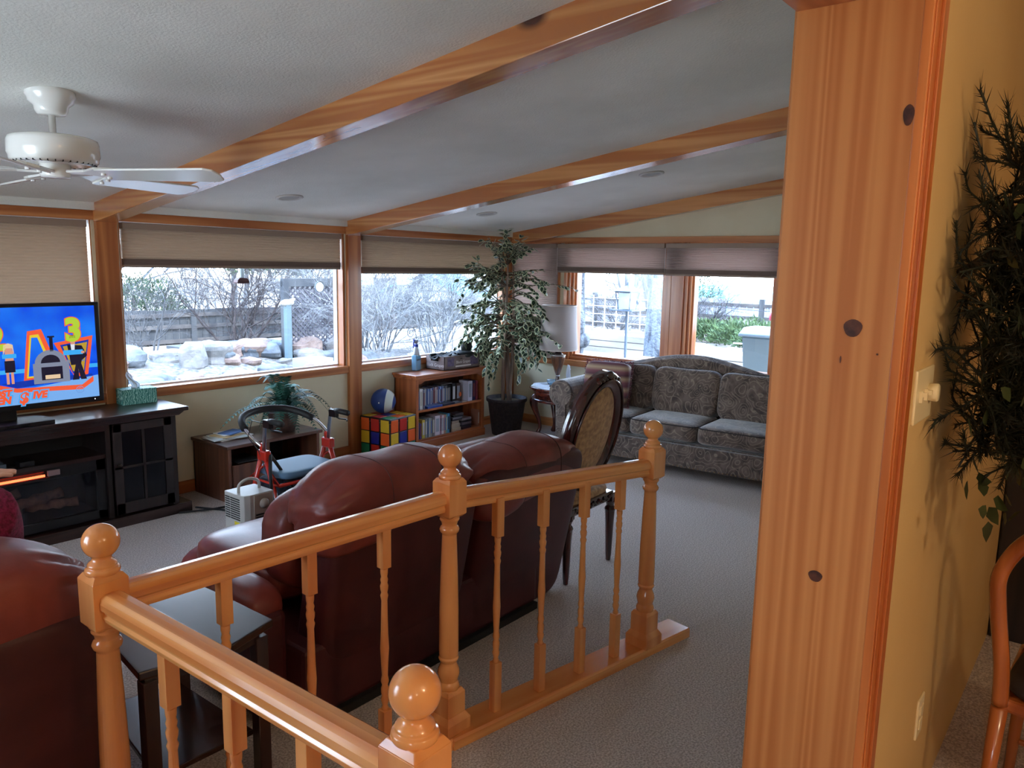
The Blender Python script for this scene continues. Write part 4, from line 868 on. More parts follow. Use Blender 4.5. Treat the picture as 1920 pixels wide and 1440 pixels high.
flatb(.03, -.0, .566, .18, .1, .012, (96, 92, 92), 'grey case lying on top of the upright slim cases', 'book', .1)
lo = [(-.435, .055, .165, (40, 98, 160), 'blue book'), (-.39, .022, .15, (98, 70, 140), 'purple book'), (-.352, .038, .18, (206, 186, 84), 'yellow book with a dark badge'), (-.316, .022, .185, (150, 156, 156), 'light grey book'), (-.292, .022, .185, (108, 116, 122), 'dark grey book'), (-.268, .018, .185, (170, 174, 176), 'silver book'), (-.246, .022, .185, (140, 138, 132), 'stone book'), (-.215, .03, .19, (120, 112, 108), 'taupe book'), (-.16, .07, .195, (214, 200, 208), 'thick pinkish white box'), (-.112, .02, .19, (168, 122, 136), 'dusty pink book'), (-.085, .028, .19, (222, 210, 210), 'white and red book'), (-.055, .022, .19, (196, 136, 120), 'salmon book'), (-.03, .02, .19, (120, 160, 140), 'sage book'), (-.003, .028, .195, (70, 142, 190), 'bright blue book'), (.022, .018, .19, (18, 18, 20), 'black book')]
for x, w_, h_, c, nm in lo: book(x, w_-.001, h_, .13, c, .091, nm+' standing on the lower shelf', 'book', 'n', name='book')
flatb(-.36, .03, .245, .2, .1, .012, (110, 66, 72), 'reddish album lying behind the lower shelf books', 'book', .1)
pz = .091
for k, (x, w_, d_, h_, c, lab) in enumerate(((.115, .13, .11, .034, (196, 176, 150), 'cream paperback at the bottom of the lower shelf pile'), (.105, .12, .11, .04, (176, 158, 140), 'tan block shaped book second in the lower shelf pile'), (.10, .11, .1, .03, (160, 140, 124), 'light brown paperback third in the lower shelf pile'), (.13, .14, .1, .016, (60, 54, 60), 'charcoal case in the middle of the lower shelf pile'), (.13, .15, .1, .016, (120, 112, 116), 'grey case in the upper half of the lower shelf pile'), (.15, .14, .1, .018, (40, 36, 40), 'black case second from the top of the lower shelf pile'), (.16, .13, .1, .016, (70, 60, 64), 'dark brown case on top of the lower shelf pile'))):
    flatb(x, -.06, pz, w_, d_, h_, c, lab, 'book', .05*(-1)**k); pz += h_+.0008
pz = .091
for k, (c, lab) in enumerate((((70, 50, 60), 'plum magazine at the bottom of the right lower pile'), ((54, 48, 56), 'dark magazine above the plum one'), ((120, 104, 116), 'mauve magazine in the right lower pile'), ((50, 44, 50), 'black magazine in the right lower pile'), ((150, 140, 146), 'pale grey magazine on top of the right lower pile'))):
    flatb(.275, -.05, pz, .15, .11, .022, c, lab, 'magazine', .08*(-1)**k, 'magazine'); pz += .0226
book(.45, .02, .17, .1, (150, 100, 80), .091, 'tan slim book at the right end of the lower shelf', 'book', 'n', name='book')

# grape carton, spray bottle, cap
cart = noise_col(mat('grey_brown_carton', (1,1,1,1), .8), srgb(112, 98, 98), srgb(142, 128, 126), 7, 4); prp = noise_col(mat('purple_print', (1,1,1,1), .8), srgb(92, 78, 108), srgb(128, 112, 136), 30, 3); wht_i = mat('white_ink', srgb(228, 220, 220), .8)
t = thing('grape_carton', 'open fruit carton lettered Black Grapes, stuffed with black straps, on the bookcase', 'box', (5.64, 5.28, .723))
W_, D_, H_ = .26, .125, .135
c = MB(); c.box(-W_, W_, -D_, D_, 0, .006); c.box(-W_, W_, -D_, -D_+.005, 0, H_); c.box(-W_, W_, D_-.005, D_, 0, H_)
for sx1 in (-1, 1):
    x0 = sx1*W_; a, b = (x0, x0+.005) if sx1 < 0 else (x0-.005, x0)
    c.box(a, b, -D_, D_, 0, .085); c.box(a, b, -D_, -.045, .085, H_); c.box(a, b, .06, D_, .085, H_)
c.box(-W_, -.1, -D_-.001, -D_+.03, H_-.004, H_); c.box(.0, W_, -D_-.001, -D_+.03, H_-.004, H_)
c.build('carton', cart, t)
MB().box(-.215, -.125, -D_-.0012, -D_, .035, .105).build('grape_print', prp, t); MB().box(.12, .235, -D_-.0012, -D_, .03, .125).build('grape_print', prp, t)
for xa, xb in ((-.21, -.12), (.12, .235)):
  g_ = MB(); rr = random.Random(5)
  for k in range(26):
    x = rr.uniform(xa, xb); z = rr.uniform(.035, .12); g_.lathe([(.001, 0), (.007, 0), (.007, .0006), (.001, .0006)], (x, -D_-.0012, z), 8, M=Matrix.Rotation(PI/2, 4, 'X'))
  g_.build('grape_dots', mat('grape_purple', srgb(108, 94, 130), .7), t)
MB().box(-.10, .13, -D_-.0015, -D_, .022, .036).build('white_band', wht_i, t); text('Black Grapes', .04, wht_i, t, (.015, -D_-.0012, .068), (PI/2, 0, 0)); text('Black Grapes', .046, wht_i, t, (-W_-.001, .0, .045), (PI/2, 0, -PI/2))
MB().box(-.20, -.16, -D_-.0016, -D_, .085, .093).box(-.03, .0, -D_-.0016, -D_, .1, .107).box(.06, .09, -D_-.0016, -D_, .108, .115).build('hand_slots', blk_m, t)
sm = MB(); rr = random.Random(8)
for k in range(16):
    x = -.2+.025*k; pts = [(x+rr.uniform(-.05,.05), rr.uniform(-.1,.1), H_-.03+rr.uniform(0,.05)) for _ in range(5)]; sm.tube(smooth_path(pts, 5), rr.uniform(.008, .014), 6)
sm.super((-.10, -.02, H_-.03), (.26, .2, .08), .7, .7, 20, 10); sm.super((.1, -.03, H_-.01), (.26, .2, .08), .7, .7, 20, 10); sm.tube(smooth_path([(-.27, -.06, H_-.005), (-.27, .0, H_-.035), (-.26, .07, H_-.0), (-.2, .05, H_+.01)]), .012, 6)
tag(sm.build('strap_pile', rub, None, smooth=True, loc=(5.64, 5.28, .723)), 'tangle of black straps and bags heaped in the grape carton', 'straps', kind='stuff')
t = thing('spray_bottle', 'clear blue spray bottle with a blue trigger on the bookcase', 'bottle', (5.20, 5.36, .723), .35); t.scale = (1.08, 1.08, 1.04)
MB().prism([(-.045, -.028), (.045, -.028), (.045, .028), (-.045, .028)], 0, .15, 'z').build('lower_body', mat('blue_liquid', srgb(120, 170, 205), .15, coat=.5), t, bevel=.012, seg=3)
MB().lathe([(.001, .14), (.038, .14), (.034, .165), (.024, .20), (.02, .225), (.001, .225)], n=24, sx=1.1, sy=.75).build('shoulder', mat('frosted_plastic', srgb(196, 205, 216), .3), t, smooth=True)
MB().lathe([(.001, .22), (.019, .22), (.019, .248), (.001, .248)], n=20).build('collar', mat('blue_cap', srgb(34, 60, 160), .4), t)
MB().cbox((-.012, 0, .275), (.07, .02, .03)).cbox((.0, 0, .256), (.022, .02, .03)).build('spray_head', mat('grey_blue_head', srgb(150, 160, 184), .4), t, bevel=.004)
MB().tube([(-.045, 0, .285), (-.055, 0, .262), (-.05, 0, .238), (-.065, 0, .22)], .006, 8).tube([(-.048, 0, .29), (-.03, 0, .29)], .009, 8).build('trigger', mat('blue_trigger', srgb(40, 60, 170), .4), t)
MB().box(-.0455, .03, -.0292, -.0275, .098, .112).build('label', mat('label_ink', srgb(60, 80, 96), .6), t)
t = thing('black_cap', 'black peaked cap propped on the right end of the grape carton', 'cap', (5.855, 5.30, .862), .6)
MB().super((0, 0, .055), (.10, .11, .125), .8, .7, 24, 14, fn=lambda p: Vector((p.x*(1-.9*max(0, p.z)), p.y, p.z))).build('crown', blk_m, t, smooth=True)
MB().prism([(.0, -.045), (.07, -.035), (.085, 0), (.07, .035), (0, .045)], .02, .026, 'z', M=Matrix.Rotation(-.35, 4, 'Y')).build('peak', mat('dark_slate_cloth', srgb(40, 54, 66), .8), t)
# ================================================================ FICUS
wick = noise_col(mat('dark_wicker', (1,1,1,1), .55), srgb(26, 20, 22), srgb(58, 46, 46), 40, 2)
b_ = wick.node_tree.nodes['Principled BSDF']; tc = N(wick, 'ShaderNodeTexCoord'); wv = N(wick, 'ShaderNodeTexBrick'); wv.inputs['Scale'].default_value = 26; wv.inputs['Mortar Size'].default_value = .03; L(wick, tc.outputs['Object'], wv.inputs[0])
bp = N(wick, 'ShaderNodeBump'); bp.inputs['Strength'].default_value = 1.0; bp.inputs['Distance'].default_value = .02; L(wick, wv.outputs['Fac'], bp.inputs['Height']); L(wick, bp.outputs[0], b_.inputs['Normal'])
t = thing('ficus_tree', 'variegated ficus tree in a dark woven pot in the corner', 'potted tree', (6.14, 4.98, 0))
MB().lathe([(.001, 0), (.145, 0), (.15, .01), (.195, .34), (.215, .36), (.215, .39), (.195, .39), (.188, .35), (.001, .34)], n=40).build('pot', wick, t, smooth=True)
MB().lathe([(.001, .345), (.19, .35), (.001, .362)], n=30).build('moss', noise_col(mat('moss', (1,1,1,1), .95), srgb(70, 62, 44), srgb(112, 100, 72), 30), t)
bark = noise_col(mat('ficus_bark', (1,1,1,1), .8), srgb(104, 84, 74), srgb(168, 142, 124), 12, 4, (1, 1, .15), bump=.4)
rr = random.Random(31); trunks = []
tm = MB()
for k, (a0, dx, dy) in enumerate(((0, .02, .0), (2.1, -.03, .02), (4.2, .02, -.03), (5.4, .0, .03))):
    pts = [Vector((.035*math.cos(a0+z*2.2)*(1 if z < 1.2 else 1.3)+dx*z, .035*math.sin(a0+z*2.2)+dy*z, .33+z)) for z in [i*.11 for i in range(15)]]
    trunks.append(pts); tm.tube(pts, [.021-.0009*i for i in range(15)], 8)
tm.build('trunk', bark, t, smooth=True)
ltop = noise_col(mat('ficus_green', (1,1,1,1), .3, spec=.6), srgb(24, 44, 34), srgb(52, 78, 58), 5, 2); ledge = mat('ficus_cream_edge', srgb(198, 206, 170), .4); stem_m = mat('ficus_twig', srgb(90, 74, 60), .8)
lf = MB(); tw = MB()
def leaf(p, d, n_, s_):
    d = d.normalized(); sd = d.cross(n_).normalized(); n_ = sd.cross(d)
    def rng(k): return [p+d*(.0*s_+a*s_)+sd*(b*k*s_)+n_*(c*s_) for a, b, c in ((0,0,0),(.28,.27,-.03),(.6,.27,-.05),(1.0,0,-.10),(.6,-.27,-.05),(.28,-.27,-.03))]
    o = rng(1); cc = p+d*.5*s_+n_*.03*s_; i_ = [q.lerp(cc, .26) for q in o]
    lf.add(o+i_, [(0,1,7,6),(1,2,8,7),(2,3,9,8),(3,4,10,9),(4,5,11,10),(5,0,6,11)], 1); lf.add(i_, [(0,1,2,3,4,5)], 0)
def twig(p0, az, up_, L_, droop, nl, lsz=.078):
    d = Vector((math.cos(az), math.sin(az), up_)).normalized(); pts = [p0.copy()]; n = 9
    for k in range(n):
        d = (d+Vector((rr.uniform(-.1,.1), rr.uniform(-.1,.1), -droop/n*1.6))).normalized(); q = pts[-1]+d*L_/n
        wx, wy = 6.14+q.x, 4.98+q.y
        if wx > 6.66: q.x = 6.66-6.14-rr.uniform(0,.03)
        if wy > 5.36: q.y = 5.36-4.98-rr.uniform(0,.03)
        q.z = min(q.z, ceil(5)-.06); pts.append(q)
    tw.tube(pts, [.0055*(1-.8*k/n)+.0008 for k in range(n+1)], 4)
    for k in range(nl):
        s_ = .22+.78*(k+1)/nl; i = min(n-1, int(s_*n)); f_ = s_*n-i; a = pts[i].lerp(pts[i+1], min(1, f_))
        tg = (pts[i+1]-pts[i]).normalized(); sg = (-1)**k
        ld = tg*.5+tg.cross(Vector((0,0,1)))*sg*.9+Vector((rr.uniform(-.45,.45), rr.uniform(-.45,.45), rr.uniform(-.85,.3)))
        nn = Vector((rr.uniform(-.5,.5), rr.uniform(-.5,.5), 1))
        leaf(a, ld, nn, lsz*rr.uniform(.75, 1.2))
vw = math.radians(-51.3)  # sideways in the corner: away from both walls
specs = []
for k in range(120):
    h = rr.uniform(.95, 1.80); tr = trunks[k % 4]; i = min(14, int((h-.33)/.11)); p0 = tr[i]
    az = rr.choice((vw, vw+PI))+rr.gauss(0, .75) if k % 3 else rr.uniform(0, 2*PI)
    Lh = (.62-.30*max(0, (h-1.45)/.4))*rr.uniform(.7, 1.08)*(1 if h > 1.1 else .8)
    specs.append((p0, az, rr.uniform(.15, 1.1), Lh, rr.uniform(.2, 1.5), 17))
for s_ in specs: twig(*s_)
for k in range(16): twig(trunks[k % 4][13], rr.uniform(0, 2*PI), rr.uniform(1.2, 3), rr.uniform(.22, .40), .4, 12)
for k in range(9): twig(trunks[k % 4][8], vw+PI*(k % 2)+rr.gauss(0, .4), .3, rr.uniform(.5, .64), 2.6, 16)
twig(Vector((0, 0, 1.0)), vw+PI+.5, .0, .55, 2.6, 16, .065); twig(Vector((0, 0, 1.0)), vw+PI+.9, -.2, .42, 2.2, 12, .065); twig(Vector((.0, 0, .98)), vw-.3, -.3, .42, 2.4, 14)
twig(Vector((0, 0, 1.55)), vw+PI, .5, .72, .9, 16, .058); twig(Vector((0, 0, 1.45)), vw, .75, .72, .6, 18, .058); twig(Vector((0, 0, 1.35)), vw, .3, .72, .7, 18)
tw.build('twigs', stem_m, t); lf.build('leaves', [ltop, ledge], t, fixn=False)

# ================================================================ END TABLE, LAMP, TISSUES
mah = wood('mahogany', srgb(112, 50, 36), srgb(70, 28, 22), 'x', .15, .8); mah_z = wood('mahogany_z', srgb(104, 48, 36), srgb(64, 28, 22), 'z', .2, .6)
t = thing('end_table', 'oval mahogany end table with cabriole legs under the table lamp', 'table', (6.44, 4.50, 0))
sc = lambda a, r_: (r_*(1+.02*math.cos(8*a))*1.05, a)
def oval(r_, n=64, wob=.02): return [(r_*(1+wob*math.cos(8*2*PI*k/n))*math.cos(2*PI*k/n)*.92, r_*(1+wob*math.cos(8*2*PI*k/n))*math.sin(2*PI*k/n)*1.12) for k in range(n)]
MB().prism(oval(.31), .50, .522, 'z').build('tabletop', mah, t, bevel=.006, seg=3)
for z0, z1, r_ in ((.478, .50, .285), (.40, .478, .268), (.372, .40, .285)): MB().prism(oval(r_, 64, .01), z0, z1, 'z').build('apron', mah, t, bevel=.008, seg=3)
for a in (.8, 2.35, 3.93, 5.5):
    d = Vector((math.cos(a)*.92, math.sin(a)*1.12, 0)); pts = [d*.235+Vector((0,0,.42)), d*.27+Vector((0,0,.37)), d*.255+Vector((0,0,.28)), d*.215+Vector((0,0,.17)), d*.205+Vector((0,0,.08)), d*.235+Vector((0,0,.02)), d*.25+Vector((0,0,.006))]
    MB().tube(smooth_path(pts, 4), [1.3*q for q in (.034,.036,.038,.038,.036,.034,.031,.028,.025,.022,.02,.018,.016,.015,.014,.014,.014,.015,.017,.019,.022,.024,.02,.018,.014)][:25], 12).build('leg', mah_z, t, smooth=True)
doily = noise_col(mat('white_doily', (1,1,1,1), .8), srgb(214, 222, 234), srgb(240, 244, 250), 60, 2, bump=.3)
o = MB().prism([(x, y) for x, y in oval(.292, 96, .03)], .0, .003, 'z').build('table_doily', doily, None, loc=(6.44, 4.50, .5225)); tag(o, 'white scalloped cloth covering the end table top', 'doily')
t = thing('table_lamp', 'table lamp with a wooden urn base and pale silver drum shade', 'lamp', (6.40, 4.52, .526))
urn = wood('lamp_wood', srgb(120, 74, 46), srgb(78, 46, 30), 'z', .35, .25, 2); bronze = mat('dark_bronze_lamp', srgb(56, 38, 36), .3, metal=.4, coat=.4); pewter = mat('pewter_band', srgb(190, 180, 170), .3, metal=.8)
MB().box(-.06, .06, -.06, .06, 0, .012).lathe([(.001, .01), (.052, .01), (.05, .02), (.03, .045), (.022, .07), (.018, .09), (.016, .105), (.02, .11), (.001, .11)], n=24).build('base', bronze, t, smooth=False, bevel=.002)
MB().lathe([(.001, .11), (.022, .11), (.023, .118), (.019, .122), (.001, .122)], n=24).build('lower_band', pewter, t, smooth=True)
MB().lathe([(.001, .12), (.020, .12), (.030, .15), (.046, .20), (.062, .25), (.071, .29), (.073, .31), (.070, .322), (.001, .322)], n=32).build('urn', urn, t, smooth=True)
MB().lathe([(.001, .32), (.076, .321), (.078, .328), (.074, .334), (.001, .334)], n=32).build('upper_band', pewter, t, smooth=True)
MB().lathe([(.001, .333), (.058, .334), (.035, .35), (.018, .37), (.014, .378), (.015, .385), (.011, .39), (.024, .41), (.032, .43), (.029, .448), (.012, .47), (.008, .48), (.008, .60), (.001, .60)], n=28).build('neck', bronze, t, smooth=True)
shm = cloth_translucent('silver_shade', srgb(188, 176, 172), .25)
MB().lathe([(.198, .385), (.198, .388), (.1765, .835), (.1755, .835), (.1965, .385), (.198, .385)], n=64).build('shade', shm, t, smooth=True)
MB().lathe([(.1985, .383), (.2, .383), (.2, .392), (.1985, .392), (.1985, .383)], n=64).lathe([(.176, .829), (.1785, .829), (.1785, .838), (.176, .838), (.176, .829)], n=64).build('shade_trim', mat('shade_trim', srgb(205, 190, 180), .5), t)
MB().tube([(-.176, 0, .81), (.176, 0, .81)], .002, 6).tube([(0, -.176, .81), (0, .176, .81)], .002, 6).tube([(0, 0, .6), (0, 0, .83)], .003, 6).build('harp', pewter, t)
t = thing('tissue_box', 'pale blue tissue box with a tall white tissue between lamp and sofa arm', 'tissue box', (6.33, 4.33, .526), .2)
MB().box(-.11, .11, -.055, .055, 0, .06).build('carton', noise_col(mat('pale_blue_card', (1,1,1,1), .6), srgb(150, 200, 220), srgb(190, 224, 236), 8), t, bevel=.002)
q = MB(); q.grid(lambda u, v_: (-.035+.075*u-.02*v_*u, .018*math.sin(7*u+3*v_), .058+.20*v_*(1-.25*u*v_)), 12, 10); q.build('tissue', tis, t, smooth=True, solid=.001)
t = thing('glass_dish', 'small clear glass dish on the end table behind the lamp foot', 'dish', (6.50, 4.66, .526))
MB().lathe([(.001, 0), (.04, 0), (.055, .03), (.058, .045), (.054, .045), (.05, .03), (.036, .006), (.001, .006)], n=28).build('bowl', mat('clear_blue_glass', srgb(190, 220, 236), .1, trans=.5), t, smooth=True)

# ================================================================ PAISLEY SOFA
def paisley():
    m = mat('brown_paisley', (1,1,1,1), .85, sheen=.5, spec=.3); b = m.node_tree.nodes['Principled BSDF']
    tc = N(m, 'ShaderNodeTexCoord'); nz = N(m, 'ShaderNodeTexNoise'); nz.inputs['Scale'].default_value = 3.5; nz.inputs['Detail'].default_value = 1; L(m, tc.outputs['Object'], nz.inputs[0])
    mx = N(m, 'ShaderNodeMixRGB'); mx.blend_type = 'ADD'; mx.inputs[0].default_value = .22; L(m, tc.outputs['Object'], mx.inputs[1]); L(m, nz.outputs['Color'], mx.inputs[2])
    vo = N(m, 'ShaderNodeTexVoronoi'); vo.inputs['Scale'].default_value = 8.5; L(m, mx.outputs[0], vo.inputs['Vector'])
    mu = N(m, 'ShaderNodeMath'); mu.operation = 'MULTIPLY'; mu.inputs[1].default_value = 5.0; L(m, vo.outputs['Distance'], mu.inputs[0])
    n2 = N(m, 'ShaderNodeTexNoise'); n2.inputs['Scale'].default_value = 9; L(m, tc.outputs['Object'], n2.inputs[0])
    ad = N(m, 'ShaderNodeMath'); ad.operation = 'MULTIPLY_ADD'; ad.inputs[1].default_value = 1.6; L(m, n2.outputs[0], ad.inputs[0]); L(m, mu.outputs[0], ad.inputs[2])
    pp = N(m, 'ShaderNodeMath'); pp.operation = 'PINGPONG'; pp.inputs[1].default_value = .5; L(m, ad.outputs[0], pp.inputs[0])
    rp = N(m, 'ShaderNodeValToRGB'); rp.color_ramp.elements[0].position = .36; rp.color_ramp.elements[1].position = .5; rp.color_ramp.elements[0].color = (0,0,0,1); rp.color_ramp.elements[1].color = (.6,.6,.6,1); L(m, pp.outputs[0], rp.inputs[0])
    n3 = N(m, 'ShaderNodeTexNoise'); n3.inputs['Scale'].default_value = 14; n3.inputs['Detail'].default_value = 4; L(m, tc.outputs['Object'], n3.inputs[0])
    r3 = N(m, 'ShaderNodeValToRGB'); r3.color_ramp.elements[0].position = .38; r3.color_ramp.elements[1].position = .62; r3.color_ramp.elements[0].color = srgb(66, 51, 45); r3.color_ramp.elements[1].color = srgb(106, 88, 77); L(m, n3.outputs[0], r3.inputs[0])
    mx2 = N(m, 'ShaderNodeMixRGB'); L(m, rp.outputs[0], mx2.inputs[0]); L(m, r3.outputs[0], mx2.inputs[1]); mx2.inputs[2].default_value = srgb(158, 140, 120); L(m, mx2.outputs[0], b.inputs['Base Color'])
    bp = N(m, 'ShaderNodeBump'); bp.inputs['Strength'].default_value = .4; bp.inputs['Distance'].default_value = .004; L(m, n3.outputs[0], bp.inputs['Height']); L(m, bp.outputs[0], b.inputs['Normal'])
    return m
pais = paisley(); pipe = mat('sofa_piping', srgb(44, 34, 30), .8)
t = thing('paisley_sofa', 'brown paisley camelback sofa along the end wall under the windows', 'sofa', (6.22, 3.02, 0), math.radians(-86.5))
# local x: toward the jamb side, y: toward the wall, front at y=-.46
HL = 1.10
def backz(x): return .80+.155*(.5+.5*math.cos(PI*min(1, abs(x)/1.02)))**1.1+.02
b = MB()
def bk(u, v_):
    x = -1.04+2.08*u; zt = backz(x); a = v_*2*PI
    # closed profile around the back slab
    prof = [(.16, .12), (.17, zt-.10), (.185, zt-.03), (.235, zt+.005), (.30, zt-.01), (.325, zt-.06), (.33, .12)]
    s_ = v_*(len(prof)-1); i = min(len(prof)-2, int(s_)); f_ = s_-i; p0, p1_ = prof[i], prof[i+1]
    return (x, p0[0]+(p1_[0]-p0[0])*f_, p0[1]+(p1_[1]-p0[1])*f_)
b.grid(bk, 48, 30); b.build('backrest', pais, t, smooth=True)
MB().box(-1.0, 1.0, -.40, .30, .10, .30).build('base', pais, t, bevel=.02)
MB().box(-1.0, 1.0, -.435, -.39, .095, .29).build('front_rail', pais, t, bevel=.012)
for s_ in (-1, 1):
    a = MB(); xo = s_*.985
    prof = []
    for k in range(21):
        th = -PI*.35+k/20*PI*1.55; prof.append((xo+s_*.02+.125*math.cos(th)*s_, .60+.125*math.sin(th)))
    prof = [(xo+s_*.065, .10)]+prof+[(xo-s_*.06, .10)]
    a.prism(prof, -.445, .20, 'y'); a.build('arm', pais, t, bevel=.012, seg=3)
    f_ = MB(); f_.lathe([(.001, 0), (.118, 0), (.122, .006), (.118, .014), (.001, .018)], (xo+s_*.02, -.443, .60), 32, M=Matrix.Rotation(PI/2, 4, 'X')); f_.prism([(xo+s_*.05, .11), (xo+s_*.035, .52), (xo-s_*.04, .52), (xo-s_*.05, .11)], -.459, -.443, 'y'); f_.build('arm_facing', pais, t, bevel=.004)
for k in range(3):
    x = -.62+.62*k; c = MB(); c.super((x, -.155, .385), (.63, .60, .175), .4, .22, 40, 14, fn=lambda p: Vector((p.x, p.y, p.z+.012*math.cos(p.x*4)))); c.build('seat_cushion', pais, t, smooth=True)
    pts = [(x+.31*math.copysign(abs(math.cos(a))**.25, math.cos(a)), -.155+.295*math.copysign(abs(math.sin(a))**.25, math.sin(a)), .452) for a in [2*PI*i/60 for i in range(60)]]
    MB().tube(pts, .005, 6, closed=True).build('piping', pipe, t, smooth=True)
    M_ = Matrix.Rotation(-.20, 4, 'X')
    c = MB(); c.super((x, .115, .655), (.64, .22, .45), .42, .35, 44, 20, M=M_, fn=lambda p: Vector((p.x*(1+.04*p.z), p.y*(1+.012*math.sin(p.x*60)*max(0, p.z*4)), p.z-.02*math.cos(p.x*5)*(1 if p.z > 0 else 0)))); c.build('back_cushion', pais, t, smooth=True)
    e = MB(); e.tube([Vector((x, .115, .655))+M_ @ Vector((.30*math.copysign(abs(math.cos(a))**.3, math.cos(a)), -.062, .20*math.copysign(abs(math.sin(a))**.3, math.sin(a))+.005)) for a in [2*PI*i/60 for i in range(60)]], .005, 6, closed=True); e.build('piping', pipe, t, smooth=True)
nh = MB()
for k in range(56): nh.ball((-.99+1.98*k/55, -.437, .108), .006, 6, 4)
nh.build('nailheads', mat('antique_brass', srgb(150, 118, 84), .4, metal=.8), t)
for x in (-.95, .95):
    for y in (-.38, .24): MB().lathe([(.001, 0), (.03, 0), (.04, .03), (.03, .06), (.022, .10), (.001, .10)], (x, y, 0), 16).build('foot', dkw_z, t, smooth=True)
strp = stripes('striped_pillow_cloth', [srgb(84, 34, 48), srgb(100, 50, 58), srgb(150, 124, 92), srgb(70, 26, 40), srgb(110, 54, 60), srgb(160, 134, 104), srgb(84, 34, 48)], 2, 5.2)
t = thing('throw_pillow', 'burgundy and gold striped throw pillow with fringe leaning on the sofa arm', 'pillow', (6.04, 3.70, .49), math.radians(-80))
M_ = Matrix.Translation((0, 0, .195)) @ Matrix.Rotation(-.22, 4, 'X')
c = MB(); c.super((0, 0, 0), (.44, .15, .41), .35, .35, 44, 22, fn=lambda p: Vector((p.x*(1-.0*p.z), p.y*(1-(2.2*p.x)**2*.5)*(1-(2.4*p.z)**2*.5), p.z)), M=M_); c.build('cushion', strp, t, smooth=True)
fr = MB(); rr = random.Random(4)
for k in range(200):
    s_ = k/50; e_ = int(s_); f_ = (s_-e_)*2-1; x, z = ((f_*.215, .20), (.215, -f_*.20), (-f_*.215, -.20), (-.215, f_*.20))[e_]
    o_ = Vector((x, 0, z)).normalized()*.022; fr.tube([M_ @ Vector((x, 0, z)), M_ @ (Vector((x, 0, z))+o_+Vector((rr.uniform(-.008,.008), rr.uniform(-.01,.01), rr.uniform(-.008,.008))))], .0035, 4)
fr.build('fringe', mat('burgundy_fringe', srgb(106, 44, 56), .9, sheen=.4), t)

# ================================================================ OVAL BACK CHAIR
chw = wood('carved_dark_wood', srgb(78, 34, 30), srgb(48, 20, 20), 'z', .18, .7); gold_f = noise_col(mat('gold_damask', (1,1,1,1), .75, sheen=.4), srgb(160, 116, 72), srgb(206, 162, 110), 38, 3, bump=.3)
t = thing('oval_back_chair', 'carved dark wood oval back chair upholstered in gold damask beside the loveseat', 'chair', (3.60, 2.27, 0), .03)
M_ = Matrix.Translation((0, .03, .82)) @ Matrix.Rotation(math.radians(13), 4, 'X')
rx, rz_ = .203, .295
def ring_(r0, r1, y0, y1, n=64):
    mb = MB(); vs = []; pr = [(r0, y0), (r0+.012, y0-.012), ((r0+r1)/2, y0-.018), (r1-.012, y0-.012), (r1, y0), (r1, y1), (r0, y1)]
    m_ = len(pr)
    for k in range(n):
        a = 2*PI*k/n
        for d, y in pr: vs.append(M_ @ Vector(((rx+d)*math.cos(a), y, (rz_+d)*math.sin(a))))
    mb.add(vs, [(k*m_+i, k*m_+(i+1) % m_, ((k+1) % n)*m_+(i+1) % m_, ((k+1) % n)*m_+i) for k in range(n) for i in range(m_)]); return mb
fr = ring_(-.012, .078, -.022, .028); of = fr.build('back_frame', chw, t, smooth=True)
MB().tube([M_ @ Vector(((rx+.04)*math.cos(a), -.045, (rz_+.04)*math.sin(a))) for a in [2*PI*k/64 for k in range(64)]], .006, 6, closed=True).build('bead_moulding', chw, of, smooth=True)
MB().super((0, 0, 0), (2*rx+.01, .07, 2*rz_+.01), .9, .95, 48, 20, M=M_).build('back_upholstery', gold_f, t, smooth=True)
cv = MB(); 
for k in range(-3, 4): cv.ball(M_ @ Vector((.034*k, -.028, rz_+.048-.006*abs(k))), (.022, .016, .020-.002*abs(k)), 10, 8)
cv.ball(M_ @ Vector((0, -.03, rz_+.065)), (.035, .018, .025), 12, 8); cv.build('crest_carving', chw, of, smooth=True)
MB().tube([M_ @ Vector((0, 0, -rz_-.03)), Vector((0, .06, .44))], .028, 10).tube([M_ @ Vector((-.10, 0, -rz_+.01)), Vector((-.17, .05, .43))], .018, 8).tube([M_ @ Vector((.10, 0, -rz_+.01)), Vector((.17, .05, .43))], .018, 8).build('back_support', chw, t, smooth=True)
MB().prism([(-.24, 0), (.24, 0), (.275, .46), (.15, .49), (0, .50), (-.15, .49), (-.275, .46)], .385, .44, 'z').build('seat_rail', chw, t, bevel=.008)
cr_ = MB(); rr = random.Random(9)
for k in range(22): cr_.ball((-.2+.4*k/21, -.004, .41+.008*math.sin(k*1.9)), (.013, .007, .011), 8, 6)
for k in range(22): cr_.ball((.243+.034*k/21, .02+.42*k/21, .41+.008*math.sin(k*1.9)), (.007, .013, .011), 8, 6); cr_.ball((-.243-.034*k/21, .02+.42*k/21, .41+.008*math.sin(k*1.9)), (.007, .013, .011), 8, 6)
cr_.build('apron_carving', chw, t, smooth=True)
MB().super((0, .245, .455), (.50, .46, .10), .7, .35, 40, 14).build('seat_cushion', gold_f, t, smooth=True)
lp = [(.001, 0), (.014, 0), (.0155, .02), (.018, .04), (.026, .25), (.030, .31), (.034, .325), (.03, .335), (.022, .345), (.026, .36), (.033, .372), (.033, .40), (.001, .40)]
for x, y in ((-.235, .02), (.235, .02), (-.25, .44), (.25, .44)): MB().lathe(lp, (x, y, 0), 18).box(x-.03, x+.03, y-.03, y+.03, .375, .43).build('leg', chw, t, smooth=False, bevel=.004)

